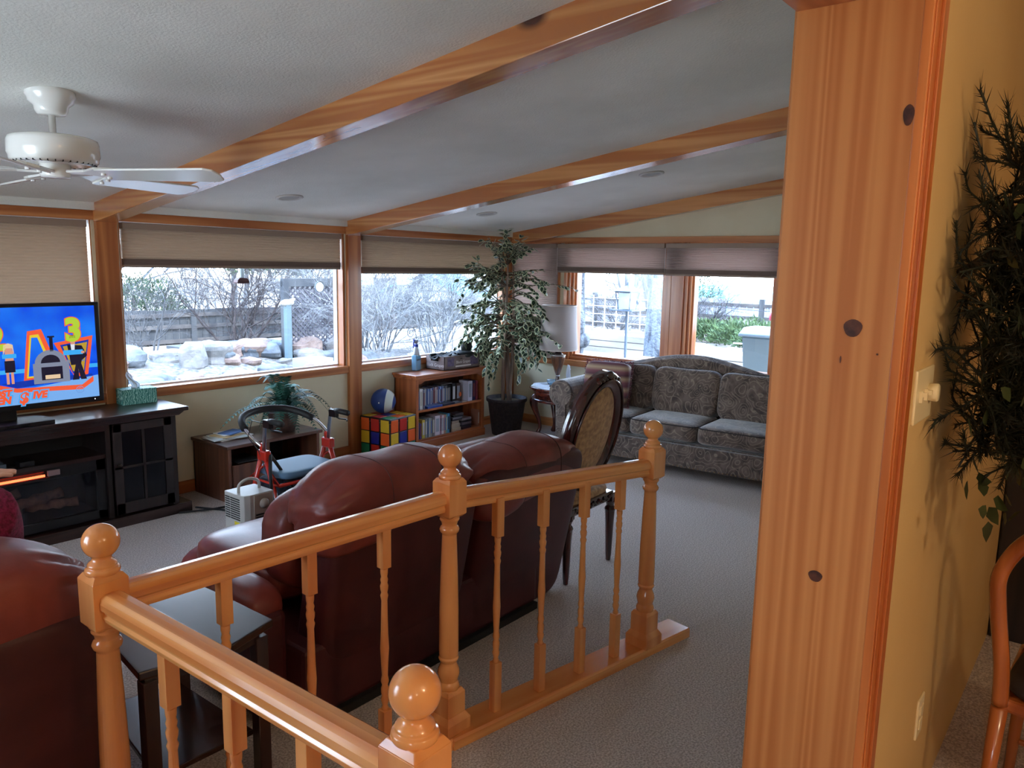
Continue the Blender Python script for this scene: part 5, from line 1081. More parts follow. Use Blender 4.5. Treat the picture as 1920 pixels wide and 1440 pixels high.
# ================================================================ DINING SIDE: chair, greenery, cabinet
doak = wood('dining_oak', srgb(176, 98, 48), srgb(140, 68, 28), 'z', .25, .5)
t = thing('dining_chair', 'bentwood dining chair with a pierced splat at the lower right edge', 'chair', (2.20, -.05, .22), math.radians(84))
# seat faces -y local ... arched back in the local xz plane
bkp = [(-.20, 0, .44), (-.205, .01, .55), (-.225, .02, .70), (-.225, .035, .80), (-.17, .05, .90), (-.08, .06, .945), (0, .062, .955), (.08, .06, .945), (.17, .05, .90), (.225, .035, .80), (.225, .02, .70), (.205, .01, .55), (.20, 0, .44)]
q = MB(); sp_ = smooth_path(bkp, 5)
q.tube(sp_, .019, 10); q.build('back_hoop', doak, t, smooth=True)
MB().prism([(-.045, .45), (.045, .45), (.03, .55), (.06, .68), (.05, .80), (.075, .94), (-.075, .94), (-.05, .80), (-.06, .68), (-.03, .55)], .02, .034, 'y').build('splat', doak, t, bevel=.003)
MB().prism([(-.21, .0), (.21, .0), (.235, -.40), (.0, -.44), (-.235, -.40)], .42, .455, 'z').build('seat', doak, t, bevel=.01)
MB().super((0, -.2, .475), (.42, .40, .05), .6, .4, 30, 10).build('seat_pad', mat('dark_seat_pad', srgb(40, 28, 24), .8), t, smooth=True)
for x, y in ((-.2, 0), (.2, 0), (-.21, -.37), (.21, -.37)): MB().tube([(x, y, .43), (x*1.08, y*1.04, 0)], [.02, .014], 10).build('leg', doak, t, smooth=True)
for y in (0, -.37): MB().tube([(-.205, y, .16), (.205, y, .16)], .009, 8).build('stretcher', doak, t)
blkw = wood('near_black_wood', srgb(36, 24, 22), srgb(20, 13, 12), 'z', .4, .2)
t = thing('dark_cabinet', 'tall nearly black cabinet against the far dining room wall', 'cabinet', (4.3, .08, .22))
MB().box(-.60, .60, -.24, .24, 0, 1.9).build('carcass', blkw, t, bevel=.006); MB().box(-.63, .63, -.27, .24, 1.9, 1.96).build('cornice', blkw, t, bevel=.01)
for s_ in (-1, 1):
    d = MB().box(min(0, s_*.59), max(0, s_*.59), -.262, -.24, .06, 1.86).build('door', blkw, t, bevel=.004); MB().ball((s_*.04, -.275, .95), .013).build('knob', dkmetal, d, smooth=True)
gr1 = noise_col(mat('dark_pine_needles', (1,1,1,1), .6), srgb(14, 16, 10), srgb(34, 38, 20), 9, 2); gr2 = noise_col(mat('ivy_leaf_green', (1,1,1,1), .5), srgb(26, 36, 16), srgb(56, 62, 28), 9, 2)
t = thing('wall_swag', 'dark hanging swag of pine sprigs and ivy leaves on the dining room wall', 'wreath', (2.02, .165, 1.70))
sg = MB(); lv = MB(); rr = random.Random(14)
MB().tube(smooth_path([(.05, .155, .05), (.03, .05, .12), (.02, -.02, .12), (0, -.06, 0), (.01, -.06, -.22), (0, -.03, -.38)]), .012, 8).build('stem', stem_m, t, smooth=True)
def sprig(p0, d, L_, nn):
    d = Vector(d).normalized(); pts = [Vector(p0)]
    for k in range(8):
        d = (d+Vector((rr.uniform(-.12,.12), rr.uniform(-.08,.08), rr.uniform(-.1,.1)))).normalized(); q_ = pts[-1]+d*L_/8; q_.y = min(q_.y, .14); pts.append(q_)
    sg.tube(pts, .0025, 4)
    for k in range(nn):
        i = rr.randrange(1, 8); a = pts[i].lerp(pts[i+1] if i < 8 else pts[i], rr.random()); tg = (pts[i]-pts[i-1]).normalized()
        e_ = a+(tg*.7+Vector((rr.uniform(-1,1), rr.uniform(-1,1), rr.uniform(-1,1))).normalized()*.6)*rr.uniform(.025, .05); e_.y = min(e_.y, .15)
        w_ = Vector((rr.uniform(-1,1), rr.uniform(-1,1), rr.uniform(-1,1))).normalized()*.0018; sg.add([a-w_, a+w_, e_], [(0,1,2)])
for k in range(520):
    z = rr.uniform(-.36, .30); sprig((rr.uniform(-.06,.06), rr.uniform(-.10, .09), z), (rr.uniform(-1.0, 1.0), rr.uniform(-.8, .45), rr.uniform(-.5, 1.0)), rr.uniform(.13, .26)*(1.1-abs(z)), 60)
for k in range(16): sprig((rr.uniform(-.16,.12), .0, .2), (rr.uniform(-.35,.2), -.1, 1), rr.uniform(.2, .3), 40)
sg.build('pine_sprigs', gr1, t, fixn=False)
for k in range(200):
    z = rr.uniform(-.50, .2); p = Vector((rr.uniform(-.22,.22)*(1-.3*abs(z)), rr.uniform(-.16,.08), z)); s0 = rr.uniform(.03, .05)
    d = Vector((rr.uniform(-1,1), rr.uniform(-.6,.2), rr.uniform(-1,.4))).normalized(); sd = d.cross(Vector((rr.uniform(-.4,.4), -1, rr.uniform(-.2,.6)))).normalized()
    lv.add([p, p+d*.3*s0+sd*.5*s0, p+d*.7*s0+sd*.35*s0, p+d*1.1*s0, p+d*.7*s0-sd*.35*s0, p+d*.3*s0-sd*.5*s0], [(0,1,2,3,4,5)])
lv.build('ivy_leaves', gr2, t, fixn=False)
# ================================================================ OUTDOORS
GZ = .25
gr_m = noise_col(mat('dry_ground', (1,1,1,1), .95, spec=.1), srgb(142, 128, 114), srgb(176, 164, 152), 1.3, 6, bump=.4, bscale=14, bdist=.03)
lawn = MB(); lawn.box(-12, 70, 5.62, 60, GZ-.2, GZ); lawn.box(6.97, 70, -30, 5.62, GZ-.2, GZ)
o = lawn.build('ground', gr_m); o['kind'] = 'structure'; o['label'] = 'dry pale yard outside'
patio = mat('pale_patio', srgb(226, 216, 206), .9)
o = MB().box(7.0, 12.8, -4, 9.5, GZ, GZ+.012).build('patio', noise_col(patio, srgb(136, 128, 122), srgb(168, 162, 156), 2, 5)); o['kind'] = 'structure'; o['label'] = 'pale stone patio outside the sofa windows'
grey_w = noise_col(mat('weathered_fence', (1,1,1,1), .9), srgb(52, 54, 58), srgb(80, 80, 80), 6, 4, (1, 1, .2)); grey_d = noise_col(mat('weathered_rail', (1,1,1,1), .9), srgb(66, 62, 62), srgb(92, 86, 82), 6, 4)
def fence(lab, a, b, z0, z1, panel=2.2, pk=.14, pkm=None):
    t = thing('wooden_fence', lab, 'fence', (a[0], a[1], z0)); a, b = Vector(a), Vector(b); L_ = (b-a).length; rz = math.atan2(b.y-a.y, b.x-a.x); t.rotation_euler.z = rz; n = int(L_/pk); H = z1-z0; rr = random.Random(int(L_*7))
    m_ = MB()
    for k in range(n): m_.box(k*pk+.006, (k+1)*pk-.006, 0, .02, 0, H*(1+rr.uniform(-.015,.02)))
    m_.build('pickets', pkm or grey_w, t)
    for z in (.10, .52, .86): MB().box(0, L_, -.045, 0, H*z-.035, H*z+.035).build('rail', grey_d, t)
    for k in range(int(L_/panel)+1): MB().box(k*panel-.05, k*panel+.05, -.06, .04, 0, H*1.04).build('post', grey_w, t)
    return t
fence('weathered board fence beyond the rock garden and bare shrubs', (1.5, 13.2), (16.6, 13.2), GZ, .86, 1.9)
fence('weathered picket fence far behind the patio windows', (16.9, 13.0), (16.9, 2.0), GZ, 1.08, 2.2, .16, noise_col(mat('bleached_pickets', (1,1,1,1), .9), srgb(140, 136, 144), srgb(186, 182, 188), 6, 4, (1, 1, .2)))
# rocks: a berm of boulders, each its own
berm = MB(); rr = random.Random(6)
def bh(x, y): return GZ+.30*math.exp(-((y-9.0)/1.3)**2)*math.exp(-((x-5.2)/3.0)**4)+.03*math.sin(x*3)*math.sin(y*4)
berm.grid(lambda u, v_: (1.2+8.2*u, 6.4+5*v_, bh(1.2+8.2*u, 6.4+5*v_)-.01), 60, 36); o = berm.build('gravel_bed', noise_col(mat('gravel', (1,1,1,1), .95), srgb(76, 72, 70), srgb(132, 128, 124), 18, 6, bump=.8, bscale=50, bdist=.03), smooth=True); o['kind'] = 'structure'; o['label'] = 'pale gravel bed of the rock garden'
rockm = [noise_col(mat('boulder_%d' % k, (1,1,1,1), .9), srgb(*a), srgb(*b), 4, 6, bump=.7, bscale=18, bdist=.02) for k, (a, b) in enumerate((((92, 90, 88), (132, 128, 124)), ((102, 84, 76), (132, 112, 102)), ((70, 74, 78), (110, 114, 118))))]
def boulder(nm, lab, x, y, sx, sy_, sz, k, rz=0, grp=None, seed=0):
    r_ = random.Random(seed); ph = [r_.uniform(0, 6) for _ in range(6)]
    def fn(p):
        n_ = 1+.10*math.sin(p.x/sx*7+ph[0])*math.cos(p.y/sy_*6+ph[1])+.08*math.sin(p.z/sz*8+ph[2]+p.x/sx*4)+.04*math.sin(p.x/sx*17+ph[3])*math.sin(p.y/sy_*15+ph[4]); return p*n_
    m_ = MB(); m_.super((0, 0, sz*.28), (sx, sy_, sz), .65, .6, 20, 12, fn=fn)
    o = m_.build(nm, rockm[k], None, smooth=False, loc=(x, y, bh(x, y)-.03), rot=(0, 0, rz)); tag(o, lab, 'rock', grp)
big = [(4.05, 8.9, .42, .35, .30, 2, 'rounded grey boulder at the left end of the rock garden'), (4.62, 8.5, .30, .30, .38, 0, 'upright pale boulder near the left of the rock garden'), (5.0, 8.7, .52, .36, .36, 0, 'large blocky white boulder at the top of the rock garden'), (5.75, 8.9, .62, .35, .24, 1, 'long tan boulder in the middle of the rock garden'), (6.25, 8.6, .48, .4, .34, 1, 'big pinkish boulder under the board'), (6.75, 8.5, .40, .34, .34, 0, 'white boulder at the right of the rock garden'), (4.55, 7.6, .5, .3, .16, 2, 'flat grey slab at the lower left of the rock garden'), (5.35, 7.5, .42, .28, .14, 2, 'flat dark grey stone in front of the boulders'), (6.0, 7.6, .5, .36, .26, 0, 'bright boulder nearest the window on the right'), (3.55, 8.2, .38, .3, .24, 2, 'grey boulder by the left post of the window')]
for i, (x, y, a, b, c, k, lab) in enumerate(big): boulder('boulder', lab, x, y, a, b, c, k, rr.uniform(0, 3), None, i)
for i in range(120):
    x = rr.uniform(2.7, 7.0); y = rr.uniform(6.7, 9.6); s_ = rr.uniform(.12, .34)*(1.0 if y > 7.6 else .8); boulder('garden_rock', 'small pale rock scattered among the boulders of the rock garden', x, y, s_*1.3, s_, s_*.7, i % 3, rr.uniform(0, 3), 'small rocks of the rock garden', 50+i)
t = thing('board_bench', 'weathered plank lying across red brown supports above the boulders', 'bench', (5.9, 9.35, GZ+.12))
MB().box(-1.1, .35, -.18, .18, .26, .30).build('plank', grey_w, t, rot=(0, .0, .08)); MB().box(.4, 1.5, -.18, .18, .24, .28).build('plank', grey_w, t, rot=(0, .03, -.1))
MB().box(-1.0, .2, -.2, -.15, .14, .24).box(.3, .42, -.2, .2, 0, .26).box(-.95, -.85, -.1, .1, 0, .26).build('support', mat('red_brown_paint', srgb(120, 66, 56), .8), t)
# bare shrubs and trees
twigm = [noise_col(mat('bark_%d' % k, (1,1,1,1), .9), srgb(*a), srgb(*b), 10, 3, (1, 1, .3)) for k, (a, b) in enumerate((((60, 59, 61), (96, 95, 95)), ((46, 38, 38), (72, 62, 60)), ((96, 97, 99), (140, 140, 140)), ((62, 61, 63), (98, 97, 97))))]
def bare(nm, lab, cat, x, y, z0, h, stems, spread, r0, depth, mk, seed, kids=4, grp=None, up_=.0, curl=.16):
    r_ = random.Random(seed); M = MB()
    def br(p, d, L_, r, lev):
        n = 5 if lev < 2 else 3; pts = [p]; 
        for k in range(n):
            d = (d+Vector((r_.gauss(0, curl), r_.gauss(0, curl), r_.gauss(0, curl*.6)+up_))).normalized(); pts.append(pts[-1]+d*L_/n)
        M.tube(pts, [r*(1-.55*k/n) for k in range(n+1)], 6 if lev < 1 else 3, cap=False)
        if lev < depth:
            for k in range(kids+(lev > 0)):
                i = r_.randint(1, n); a = r_.uniform(0, 2*PI); o_ = d.orthogonal().normalized(); q = Matrix.Rotation(a, 3, d) @ o_
                br(pts[i], (d+q*r_.uniform(.5, 1.0)).normalized(), L_*r_.uniform(.5, .72), r*.5, lev+1)
    for k in range(stems):
        a = 2*PI*k/stems+r_.uniform(-.4,.4); br(Vector((.06*math.cos(a)*(stems > 1), .06*math.sin(a)*(stems > 1), 0)), Vector((spread*math.cos(a), spread*math.sin(a), 1)).normalized(), h*r_.uniform(.45, .6), r0, 0)
    o = M.build(nm, twigm[mk], None, loc=(x, y, z0), fixn=False); return tag(o, lab, cat, grp)
bare('bare_shrub', 'many stemmed bare shrub in the middle of the rock garden window', 'shrub', 6.35, 10.3, GZ, 2.3, 7, .35, .022, 4, 1, 1, 4)
bare('bare_shrub', 'leaning bare shrub left of the middle shrub behind the boulders', 'shrub', 5.1, 10.6, GZ, 2.0, 5, .6, .016, 4, 0, 2, 4)
bare('bare_tree', 'tall bare tree trunk left in the rock garden window', 'tree', 4.05, 10.8, GZ, 3.6, 1, .05, .06, 4, 0, 3, 5)
bare('bare_tree', 'second slim bare trunk just right of the tall left one', 'tree', 4.5, 11.2, GZ, 3.4, 1, .06, .05, 4, 1, 4, 5)
bare('bare_shrub', 'fine twiggy bare shrub in front of the lattice', 'shrub', 7.6, 10.4, GZ, 2.3, 8, .3, .014, 4, 3, 5, 4)
bare('bare_shrub', 'thin bare shrub near the window post on the right', 'shrub', 8.4, 10.8, GZ, 2.4, 7, .3, .014, 4, 0, 6, 4)
for i, (x, y, h, sd) in enumerate(((7.1, 8.3, 2.3, 11), (7.9, 8.9, 2.6, 12), (8.7, 8.6, 2.5, 13), (9.6, 9.3, 2.7, 14), (10.7, 10.2, 2.8, 15), (9.0, 10.6, 3.0, 16), (11.4, 9.1, 2.8, 17))):
    bare('bare_bush', 'pale twigged bare bush outside the bookcase window, %s of seven' % ('nearest the post', 'second nearest the post', 'third from the post', 'second from the right', 'rightmost', 'middle rear one', 'far right rear one')[i], 'shrub', x, y, GZ, h, 9, .28, .013, 4, 2 if i % 2 == 0 else 3, sd, 4, 'bare bushes outside the bookcase window')
bare('bare_tree', 'large bare tree branching above the bookcase window bushes', 'tree', 12.6, 13.6, GZ, 5, 1, .1, .12, 4, 0, 20, 4)
bare('bare_tree', 'far bare tree beyond the fence left of the rock garden window', 'tree', 4.2, 16.5, -.3, 5, 2, .2, .09, 4, 3, 22, 4)
bare('bare_tree', 'far bare tree beyond the fence behind the middle shrub', 'tree', 7.4, 17.5, -.3, 5.2, 2, .2, .09, 4, 0, 23, 4)
bare('bare_tree', 'far bare tree beyond the fence behind the lattice', 'tree', 10.8, 17.5, -.3, 5.2, 2, .2, .09, 4, 3, 24, 4)
for i, (x, y, h) in enumerate(((2.6, 15.8, 3.6), (5.8, 15.6, 3.4), (8.9, 15.4, 3.5), (12.2, 16.0, 3.8), (15.4, 15.5, 3.8))):
    bare('bare_thicket', 'hazy bare thicket beyond the board fence, number %s from the left' % ('one', 'two', 'three', 'four', 'five')[i], 'shrub', x, y, -.2, h, 10, .45, .02, 4, (3, 0, 2, 3, 2)[i], 60+i, 4)
conm = noise_col(mat('evergreen', (1,1,1,1), .9), srgb(38, 52, 36), srgb(64, 82, 54), 7, 4); conm2 = noise_col(mat('juniper', (1,1,1,1), .9), srgb(50, 68, 40), srgb(84, 104, 62), 7, 4)
def bushy(nm, lab, cat, x, y, z, rx_, ry_, rz2, m_, seed, n=900, grp=None):
    r_ = random.Random(seed); M = MB()
    for k in range(n):
        a = r_.uniform(0, 2*PI); el = math.asin(r_.uniform(-.3, 1)); rad = r_.uniform(.55, 1)
        p = Vector((rx_*rad*math.cos(a)*math.cos(el), ry_*rad*math.sin(a)*math.cos(el), rz2*(.35+.65*rad*math.sin(el)))); o_ = Vector((p.x, p.y, p.z+.2)).normalized(); sd = o_.cross(Vector((r_.uniform(-1,1), r_.uniform(-1,1), r_.uniform(-1,1)))).normalized(); L_ = r_.uniform(.05, .11)
        for j in range(4):
            q = p+Vector((r_.uniform(-.08,.08), r_.uniform(-.08,.08), r_.uniform(-.08,.08))); o2 = (o_+Vector((r_.uniform(-.8,.8), r_.uniform(-.8,.8), r_.uniform(-.6,.8)))).normalized(); M.add([q-sd*L_*.2, q+sd*L_*.2, q+o2*L_], [(0,1,2)])
    st_ = MB(); st_.tube([(0, 0, 0), (0, 0, rz2*.7)], [.05*rx_, .02*rx_], 6); 
    o = M.build(nm, m_, None, loc=(x, y, z), fixn=False); st_.build('stem', twigm[1], o); return tag(o, lab, cat, grp)
bushy('evergreen_shrub', 'round green shrub showing above the fence at the left of the garden window', 'shrub', 4.95, 14.6, .2, .8, .6, 1.0, conm2, 1); bushy('evergreen_shrub', 'larger dark green shrub above the fence right of the round one', 'shrub', 7.0, 15.0, .2, 1.1, .8, 1.25, conm, 2, 1200)
bushy('pine_bough', 'drooping evergreen bough above the lattice', 'tree', 8.3, 12.4, 1.45, .8, .5, .5, conm2, 3)
for i, (x, y, s_) in enumerate(((15.3, 6.9, .7), (14.8, 5.9, .85), (14.2, 5.2, .75), (13.8, 4.9, .55))): bushy('juniper_bush', 'low green juniper bush before the picket fence, %s of four' % ('leftmost', 'second from left', 'third from left', 'rightmost')[i], 'shrub', x, y, GZ, s_*.85, s_*.85, s_*.6, conm2, 30+i, 800, 'junipers in front of the picket fence')
# lattice with posts
lat = noise_col(mat('lattice_wood', (1,1,1,1), .9), srgb(60, 58, 66), srgb(86, 82, 88), 5)
t = thing('lattice_panel', 'grey diagonal lattice screen with a top beam at the right of the garden window', 'trellis', (5.95, 8.55, GZ), math.radians(-3))
W_, H_ = .96, 1.20; m_ = MB(); d_ = .075
for k in range(-int(H_/d_)-1, int(W_/d_)+1):
    for sgn in (1, -1):
        x0, x1 = k*d_, k*d_+H_
        if sgn < 0: x0, x1 = x1, x0
        za, zb_ = 0, H_; a = Vector((x0, za)); b = Vector((x1, zb_))
        def clip(a, b):
            for xx in (0, W_):
                pass
            lo_, hi_ = 0, 1; dx = b.x-a.x
            t0, t1 = (0-a.x)/dx, (W_-a.x)/dx
            if t0 > t1: t0, t1 = t1, t0
            lo_, hi_ = max(0, t0), min(1, t1); return (a.lerp(b, lo_), a.lerp(b, hi_)) if hi_ > lo_ else None
        c = clip(a, b)
        if c: p, q = c; y_ = .006*sgn; w_ = .014; m_.add([(p.x-w_, y_, p.y), (p.x+w_, y_, p.y), (q.x+w_, y_, q.y), (q.x-w_, y_, q.y), (p.x-w_, y_+.006, p.y), (p.x+w_, y_+.006, p.y), (q.x+w_, y_+.006, q.y), (q.x-w_, y_+.006, q.y)], [(0,1,2,3),(7,6,5,4),(0,4,5,1),(2,6,7,3),(0,3,7,4),(1,5,6,2)])
m_.build('slats', lat, t, fixn=False); MB().box(-.05, W_+.05, -.03, .03, H_-.02, H_+.08).build('top_beam', grey_w, t); MB().box(-.05, .03, -.04, .04, 0, H_+.05).box(W_-.03, W_+.05, -.04, .04, 0, H_+.05).build('post', grey_w, t)
t = thing('bird_house_post', 'pale post with a white bird ornament standing before the lattice', 'post', (5.87, 8.4, GZ)); MB().box(-.035, .035, -.035, .035, 0, .98).build('post', mat('pale_paint', srgb(88, 104, 108), .8), t); MB().ball((0, 0, .98), (.10, .05, .045), 14, 8).ball((.09, 0, 1.02), .025, 10, 6).build('bird', mat('cream_paint', srgb(176, 168, 156), .7), t, smooth=True)
o = MB().box(-.25, .25, -.2, .2, 0, .10).box(-.2, .2, -.15, .15, .1, .3).build('planter_box', mat('grey_white_box', srgb(150, 152, 156), .7), None, loc=(5.95, 8.0, GZ+.0)); tag(o, 'white planter box at the foot of the pale post', 'planter')
# things on or near the windows
t = thing('hummingbird_feeder', 'dark red feeder hanging outside the garden window just below the shade', 'bird feeder', (3.705, 5.95, 1.563)); t.scale = (.85, .85, .85); MB().prism([(-.07, 0), (.07, 0), (.062, .03), (.04, .052), (-.04, .052), (-.062, .03)], -.04, .04, 'y').build('feeder_body', mat('dark_red_plastic', srgb(70, 16, 22), .5), t, bevel=.006); MB().lathe([(.001, -.006), (.085, -.006), (.085, .0), (.001, 0)], n=24).build('tray', mat('dark_tray', srgb(70, 26, 36), .5), t); MB().lathe([(.001, .05), (.03, .05), (.028, .16), (.001, .16)], n=20).tube([(0, 0, .16), (0, 0, .552)], .0015, 5).build('bottle', mat('clear_plastic', srgb(190, 206, 216), .2), t)
t = thing('wall_thermometer', 'round white dial thermometer on the garden window glass', 'thermometer', (4.245, 5.60, 1.535)); M_ = Matrix.Rotation(PI/2, 4, 'X'); MB().lathe([(.043, 0), (.048, 0), (.048, .012), (.043, .012), (.043, 0)], n=32, M=M_).build('rim', mat('grey_rim', srgb(90, 110, 130), .4), t); MB().add([(.043*math.cos(a), -.01, .043*math.sin(a)) for a in [2*PI*k/32 for k in range(32)]], [tuple(range(32))]).build('face', cloth_translucent('dial_face', srgb(236, 240, 242), .9), t); MB().box(-.0015, .0015, -.0145, -.0138, -.03, .03).build('needle', blk, t)
t = thing('red_box_totem', 'stacked red and silver wind ornament hanging in front of the lattice', 'ornament', (6.35, 7.6, .75))
for k in range(5): MB().prism([(-.03, 0), (.03, 0), (-.02 if k % 2 else .03, .09)], -.01, .01, 'y').build('vane', mat('red_vane_%d' % k, srgb(*((150, 60, 70) if k % 2 == 0 else (150, 200, 205))), .5), t, loc=(0, 0, .11*k))
MB().cbox((-.03, 0, .42), (.10, .06, .06)).build('red_box', mat('red_paint2', srgb(160, 56, 66), .5), t)
iron = mat('black_iron', srgb(60, 62, 72), .6)
t = thing('scroll_trellis', 'thin iron garden trellis with curled tops outside the bookcase window', 'trellis', (6.42, 6.30, GZ))
def scroll(x0, xt, z, s_, r_):
    pts = [(x0, 0, 0), (x0+(xt-x0)*.6, 0, z*.6), (xt, 0, z-r_)]
    cx = xt-r_*s_*-1*-1
    for k in range(26):
        a = k/25*3.2*PI; rr_ = r_*(1-.75*k/25); pts.append((cx+rr_*math.cos(a)*s_, 0, z-r_+rr_*math.sin(a)))
    return pts
s5 = MB(); s5.tube(scroll(-.18, -.32, .80, 1, .07), .004, 5); s5.tube(scroll(-.03, -.10, .98, 1, .075), .004, 5); s5.tube(scroll(.14, .13, 1.03, -1, .075), .004, 5); s5.tube(scroll(.28, .30, .88, -1, .07), .004, 5); s5.tube([(-.27, 0, .66), (.29, 0, .74)], .004, 5)
s5.build('scrolls', iron, t)
# seen through the sofa windows
bigbark = noise_col(mat('rough_bark', (1,1,1,1), .95), srgb(56, 60, 68), srgb(100, 106, 114), 9, 6, (1, 1, .22), lo=.42, hi=.56, bump=1.0, bscale=22, bdist=.05)
M = MB()
def bark_tube(pts, rs):
    M.tube(smooth_path(pts, 5), [rs[0]+(rs[1]-rs[0])*k/((len(pts)-1)*5) for k in range((len(pts)-1)*5+1)], 20)
bark_tube([(0, 0, -.05), (0, 0, .5), (.0, -.01, 1.0), (0, -.02, 1.35)], (.22, .17)); bark_tube([(0, -.02, 1.1), (-.02, .18, 1.45), (-.05, .40, 1.9), (-.1, .7, 2.8)], (.15, .07)); bark_tube([(0, -.02, 1.2), (0, -.12, 1.6), (.05, -.22, 2.0), (0, -.3, 3.0)], (.15, .09))
tag(M.build('tree_trunk', bigbark, None, smooth=True, loc=(11.0, 5.84, GZ)), 'thick forked tree trunk with rough bark in the middle sofa window', 'tree')
M = MB(); bark_tube([(0, 0, -.05), (0.02, .03, .4), (-.02, -.02, .8), (.02, .02, 1.3), (0, 0, 3)], (.13, .10)); M.ball((0, -.12, .55), (.09, .09, .10), 14, 10)
tag(M.build('tree_trunk', bigbark, None, smooth=True, loc=(8.4, 5.66, GZ)), 'narrow tree trunk at the left edge of the middle sofa window', 'tree')
bare('bare_tree', 'bare tree with pale branches left of the thick trunk', 'tree', 15.4, 9.0, GZ, 4.4, 2, .35, .10, 4, 2, 41, 4); bare('bare_tree', 'bare tree behind the lantern', 'tree', 16.0, 8.6, GZ, 4.0, 2, .3, .08, 4, 0, 42, 4)
bare('bare_bush', 'tangled bare bush against the left part of the picket fence', 'shrub', 15.8, 7.4, GZ, 1.5, 9, .6, .02, 3, 0, 43, 5); bare('bare_bush', 'bare bush behind the wire trellis', 'shrub', 14.8, 8.9, GZ, 1.3, 8, .7, .02, 3, 3, 44, 5)
bushy('evergreen_tree', 'pale evergreen tree at the top left of the right sofa window', 'tree', 20.5, 10.4, .25, 1.4, 1.4, 1.8, conm, 45, 1200)
lm = mat('slate_blue_metal', srgb(78, 92, 108), .5)
t = thing('garden_lantern', 'four sided slate coloured garden lantern in the middle sofa window', 'lantern', (9.0, 5.25, 1.20))
for z0, z1, w0, w1, nm in ((.245, .32, .17, .01, 'roof'),):
    MB().add([(-w0,-w0,z0),(w0,-w0,z0),(w0,w0,z0),(-w0,w0,z0),(-w1,-w1,z1),(w1,-w1,z1),(w1,w1,z1),(-w1,w1,z1)], [(0,3,2,1),(4,5,6,7),(0,1,5,4),(1,2,6,5),(2,3,7,6),(3,0,4,7)]).box(-.008,.008,-.008,.008,.32,.36).build(nm, lm, t)
fm_ = MB(); fm_.box(-.12, .12, -.12, .12, .225, .245)
for a, b in ((-1,-1),(1,-1),(1,1),(-1,1)): fm_.tube([(a*.085, b*.085, 0), (a*.115, b*.115, .23)], .009, 6)
fm_.build('frame', lm, t); MB().box(-.17, .17, -.17, .17, -.015, 0).build('tray', lm, t); MB().box(-.085, .085, -.085, .085, .01, .22).build('glass_panes', mat('frosted_lantern_glass', srgb(200, 220, 236), .2, trans=.4), t)
MB().tube([(0, 0, -.015), (0, 0, -.95)], .018, 8).build('pole', lm, t)
wirem = mat('white_wire', srgb(216, 214, 216), .6)
t = thing('wire_trellis', 'white square grid garden trellis behind the lantern', 'trellis', (13.2, 8.4, GZ), math.radians(-90)); m_ = MB()
for k in range(9): m_.box(-.9+k*.27, -.885+k*.27, -.008, .008, 0, .95)
for k in range(5): m_.box(-.9, 1.3, -.008, .008, .25+k*.16, .263+k*.16)
m_.build('grid', wirem, t)
bedm = noise_col(mat('pale_timber', (1,1,1,1), .9), srgb(132, 124, 116), srgb(170, 162, 154), 3, 4, (1, .2, 1)); soil = mat('bed_soil', srgb(150, 136, 124), .95)
for lab, x, y0, y1, h in (('long pale timber raised bed left of the thick trunk', 11.6, 6.35, 8.1, .34), ('pale timber raised bed in the right sofa window', 10.6, 3.75, 4.85, .30)):
    t = thing('raised_bed', lab, 'raised bed', (x, (y0+y1)/2, GZ)); d_ = (y1-y0)/2
    for k in range(3): MB().box(-.02, .02, -d_, d_, k*h/3, (k+1)*h/3-.012).build('front_board', bedm, t); 
    MB().box(.9, .94, -d_, d_, 0, h).build('rear_board', bedm, t); MB().box(0, .92, -d_, -d_+.04, 0, h).box(0, .92, d_-.04, d_, 0, h).build('end_board', bedm, t); MB().box(.02, .9, -d_+.04, d_-.04, 0, h-.05).build('soil', soil, t)
t = thing('white_rack', 'low white rail rack on the raised bed', 'rack', (11.0, 4.15, GZ+.30)); MB().box(-.012, .012, -.42, .42, .11, .128).build('top_rail', white_pl, t)
for k in range(4): MB().box(-.01, .01, -.4+k*.2, -.385+k*.2, 0, .11).build('stake', white_pl, t)
t = thing('wooden_bench', 'small tan wooden bench on the patio below the lantern', 'bench', (9.3, 4.95, GZ)); tanw = wood('tan_bench', srgb(206, 168, 136), srgb(180, 138, 106), 'y', .6, 0)
MB().box(-.14, .14, -.27, .27, .26, .29).build('seat', tanw, t); [MB().box(a*.11-.02, a*.11+.02, b*.24-.025, b*.24+.025, 0, .26).build('leg', tanw, t) for a in (-1, 1) for b in (-1, 1)]
t = thing('terracotta_pot', 'pinkish terracotta pot beside the right sofa window frame', 'flower pot', (8.9, 4.08, GZ)); MB().lathe([(.001, 0), (.11, 0), (.15, .26), (.16, .27), (.16, .30), (.14, .30), (.13, .26), (.001, .25)], n=24).build('pot', mat('terracotta', srgb(214, 140, 120), .8), t, smooth=True)
t = thing('trash_bin', 'grey blue wheeled trash bin at the right of the sofa window', 'bin', (7.95, 2.86, GZ)); binm = mat('bin_plastic', srgb(96, 116, 136), .4)
MB().add([(-.2,-.2,0),(.2,-.2,0),(.2,.2,0),(-.2,.2,0),(-.26,-.25,.82),(.26,-.25,.82),(.26,.25,.82),(-.26,.25,.82)], [(0,3,2,1),(4,5,6,7),(0,1,5,4),(1,2,6,5),(2,3,7,6),(3,0,4,7)]).build('body', binm, t, bevel=.015)
MB().prism([(-.29, 0), (.29, 0), (.28, .03), (.15, .09), (-.15, .09), (-.28, .03)], -.28, .28, 'y').build('lid', binm, t, loc=(0, 0, .82), bevel=.01); MB().tube([(0, .28, .80), (0, .36, .84), (0, .28, .88)], .015, 8).build('handle', binm, t)
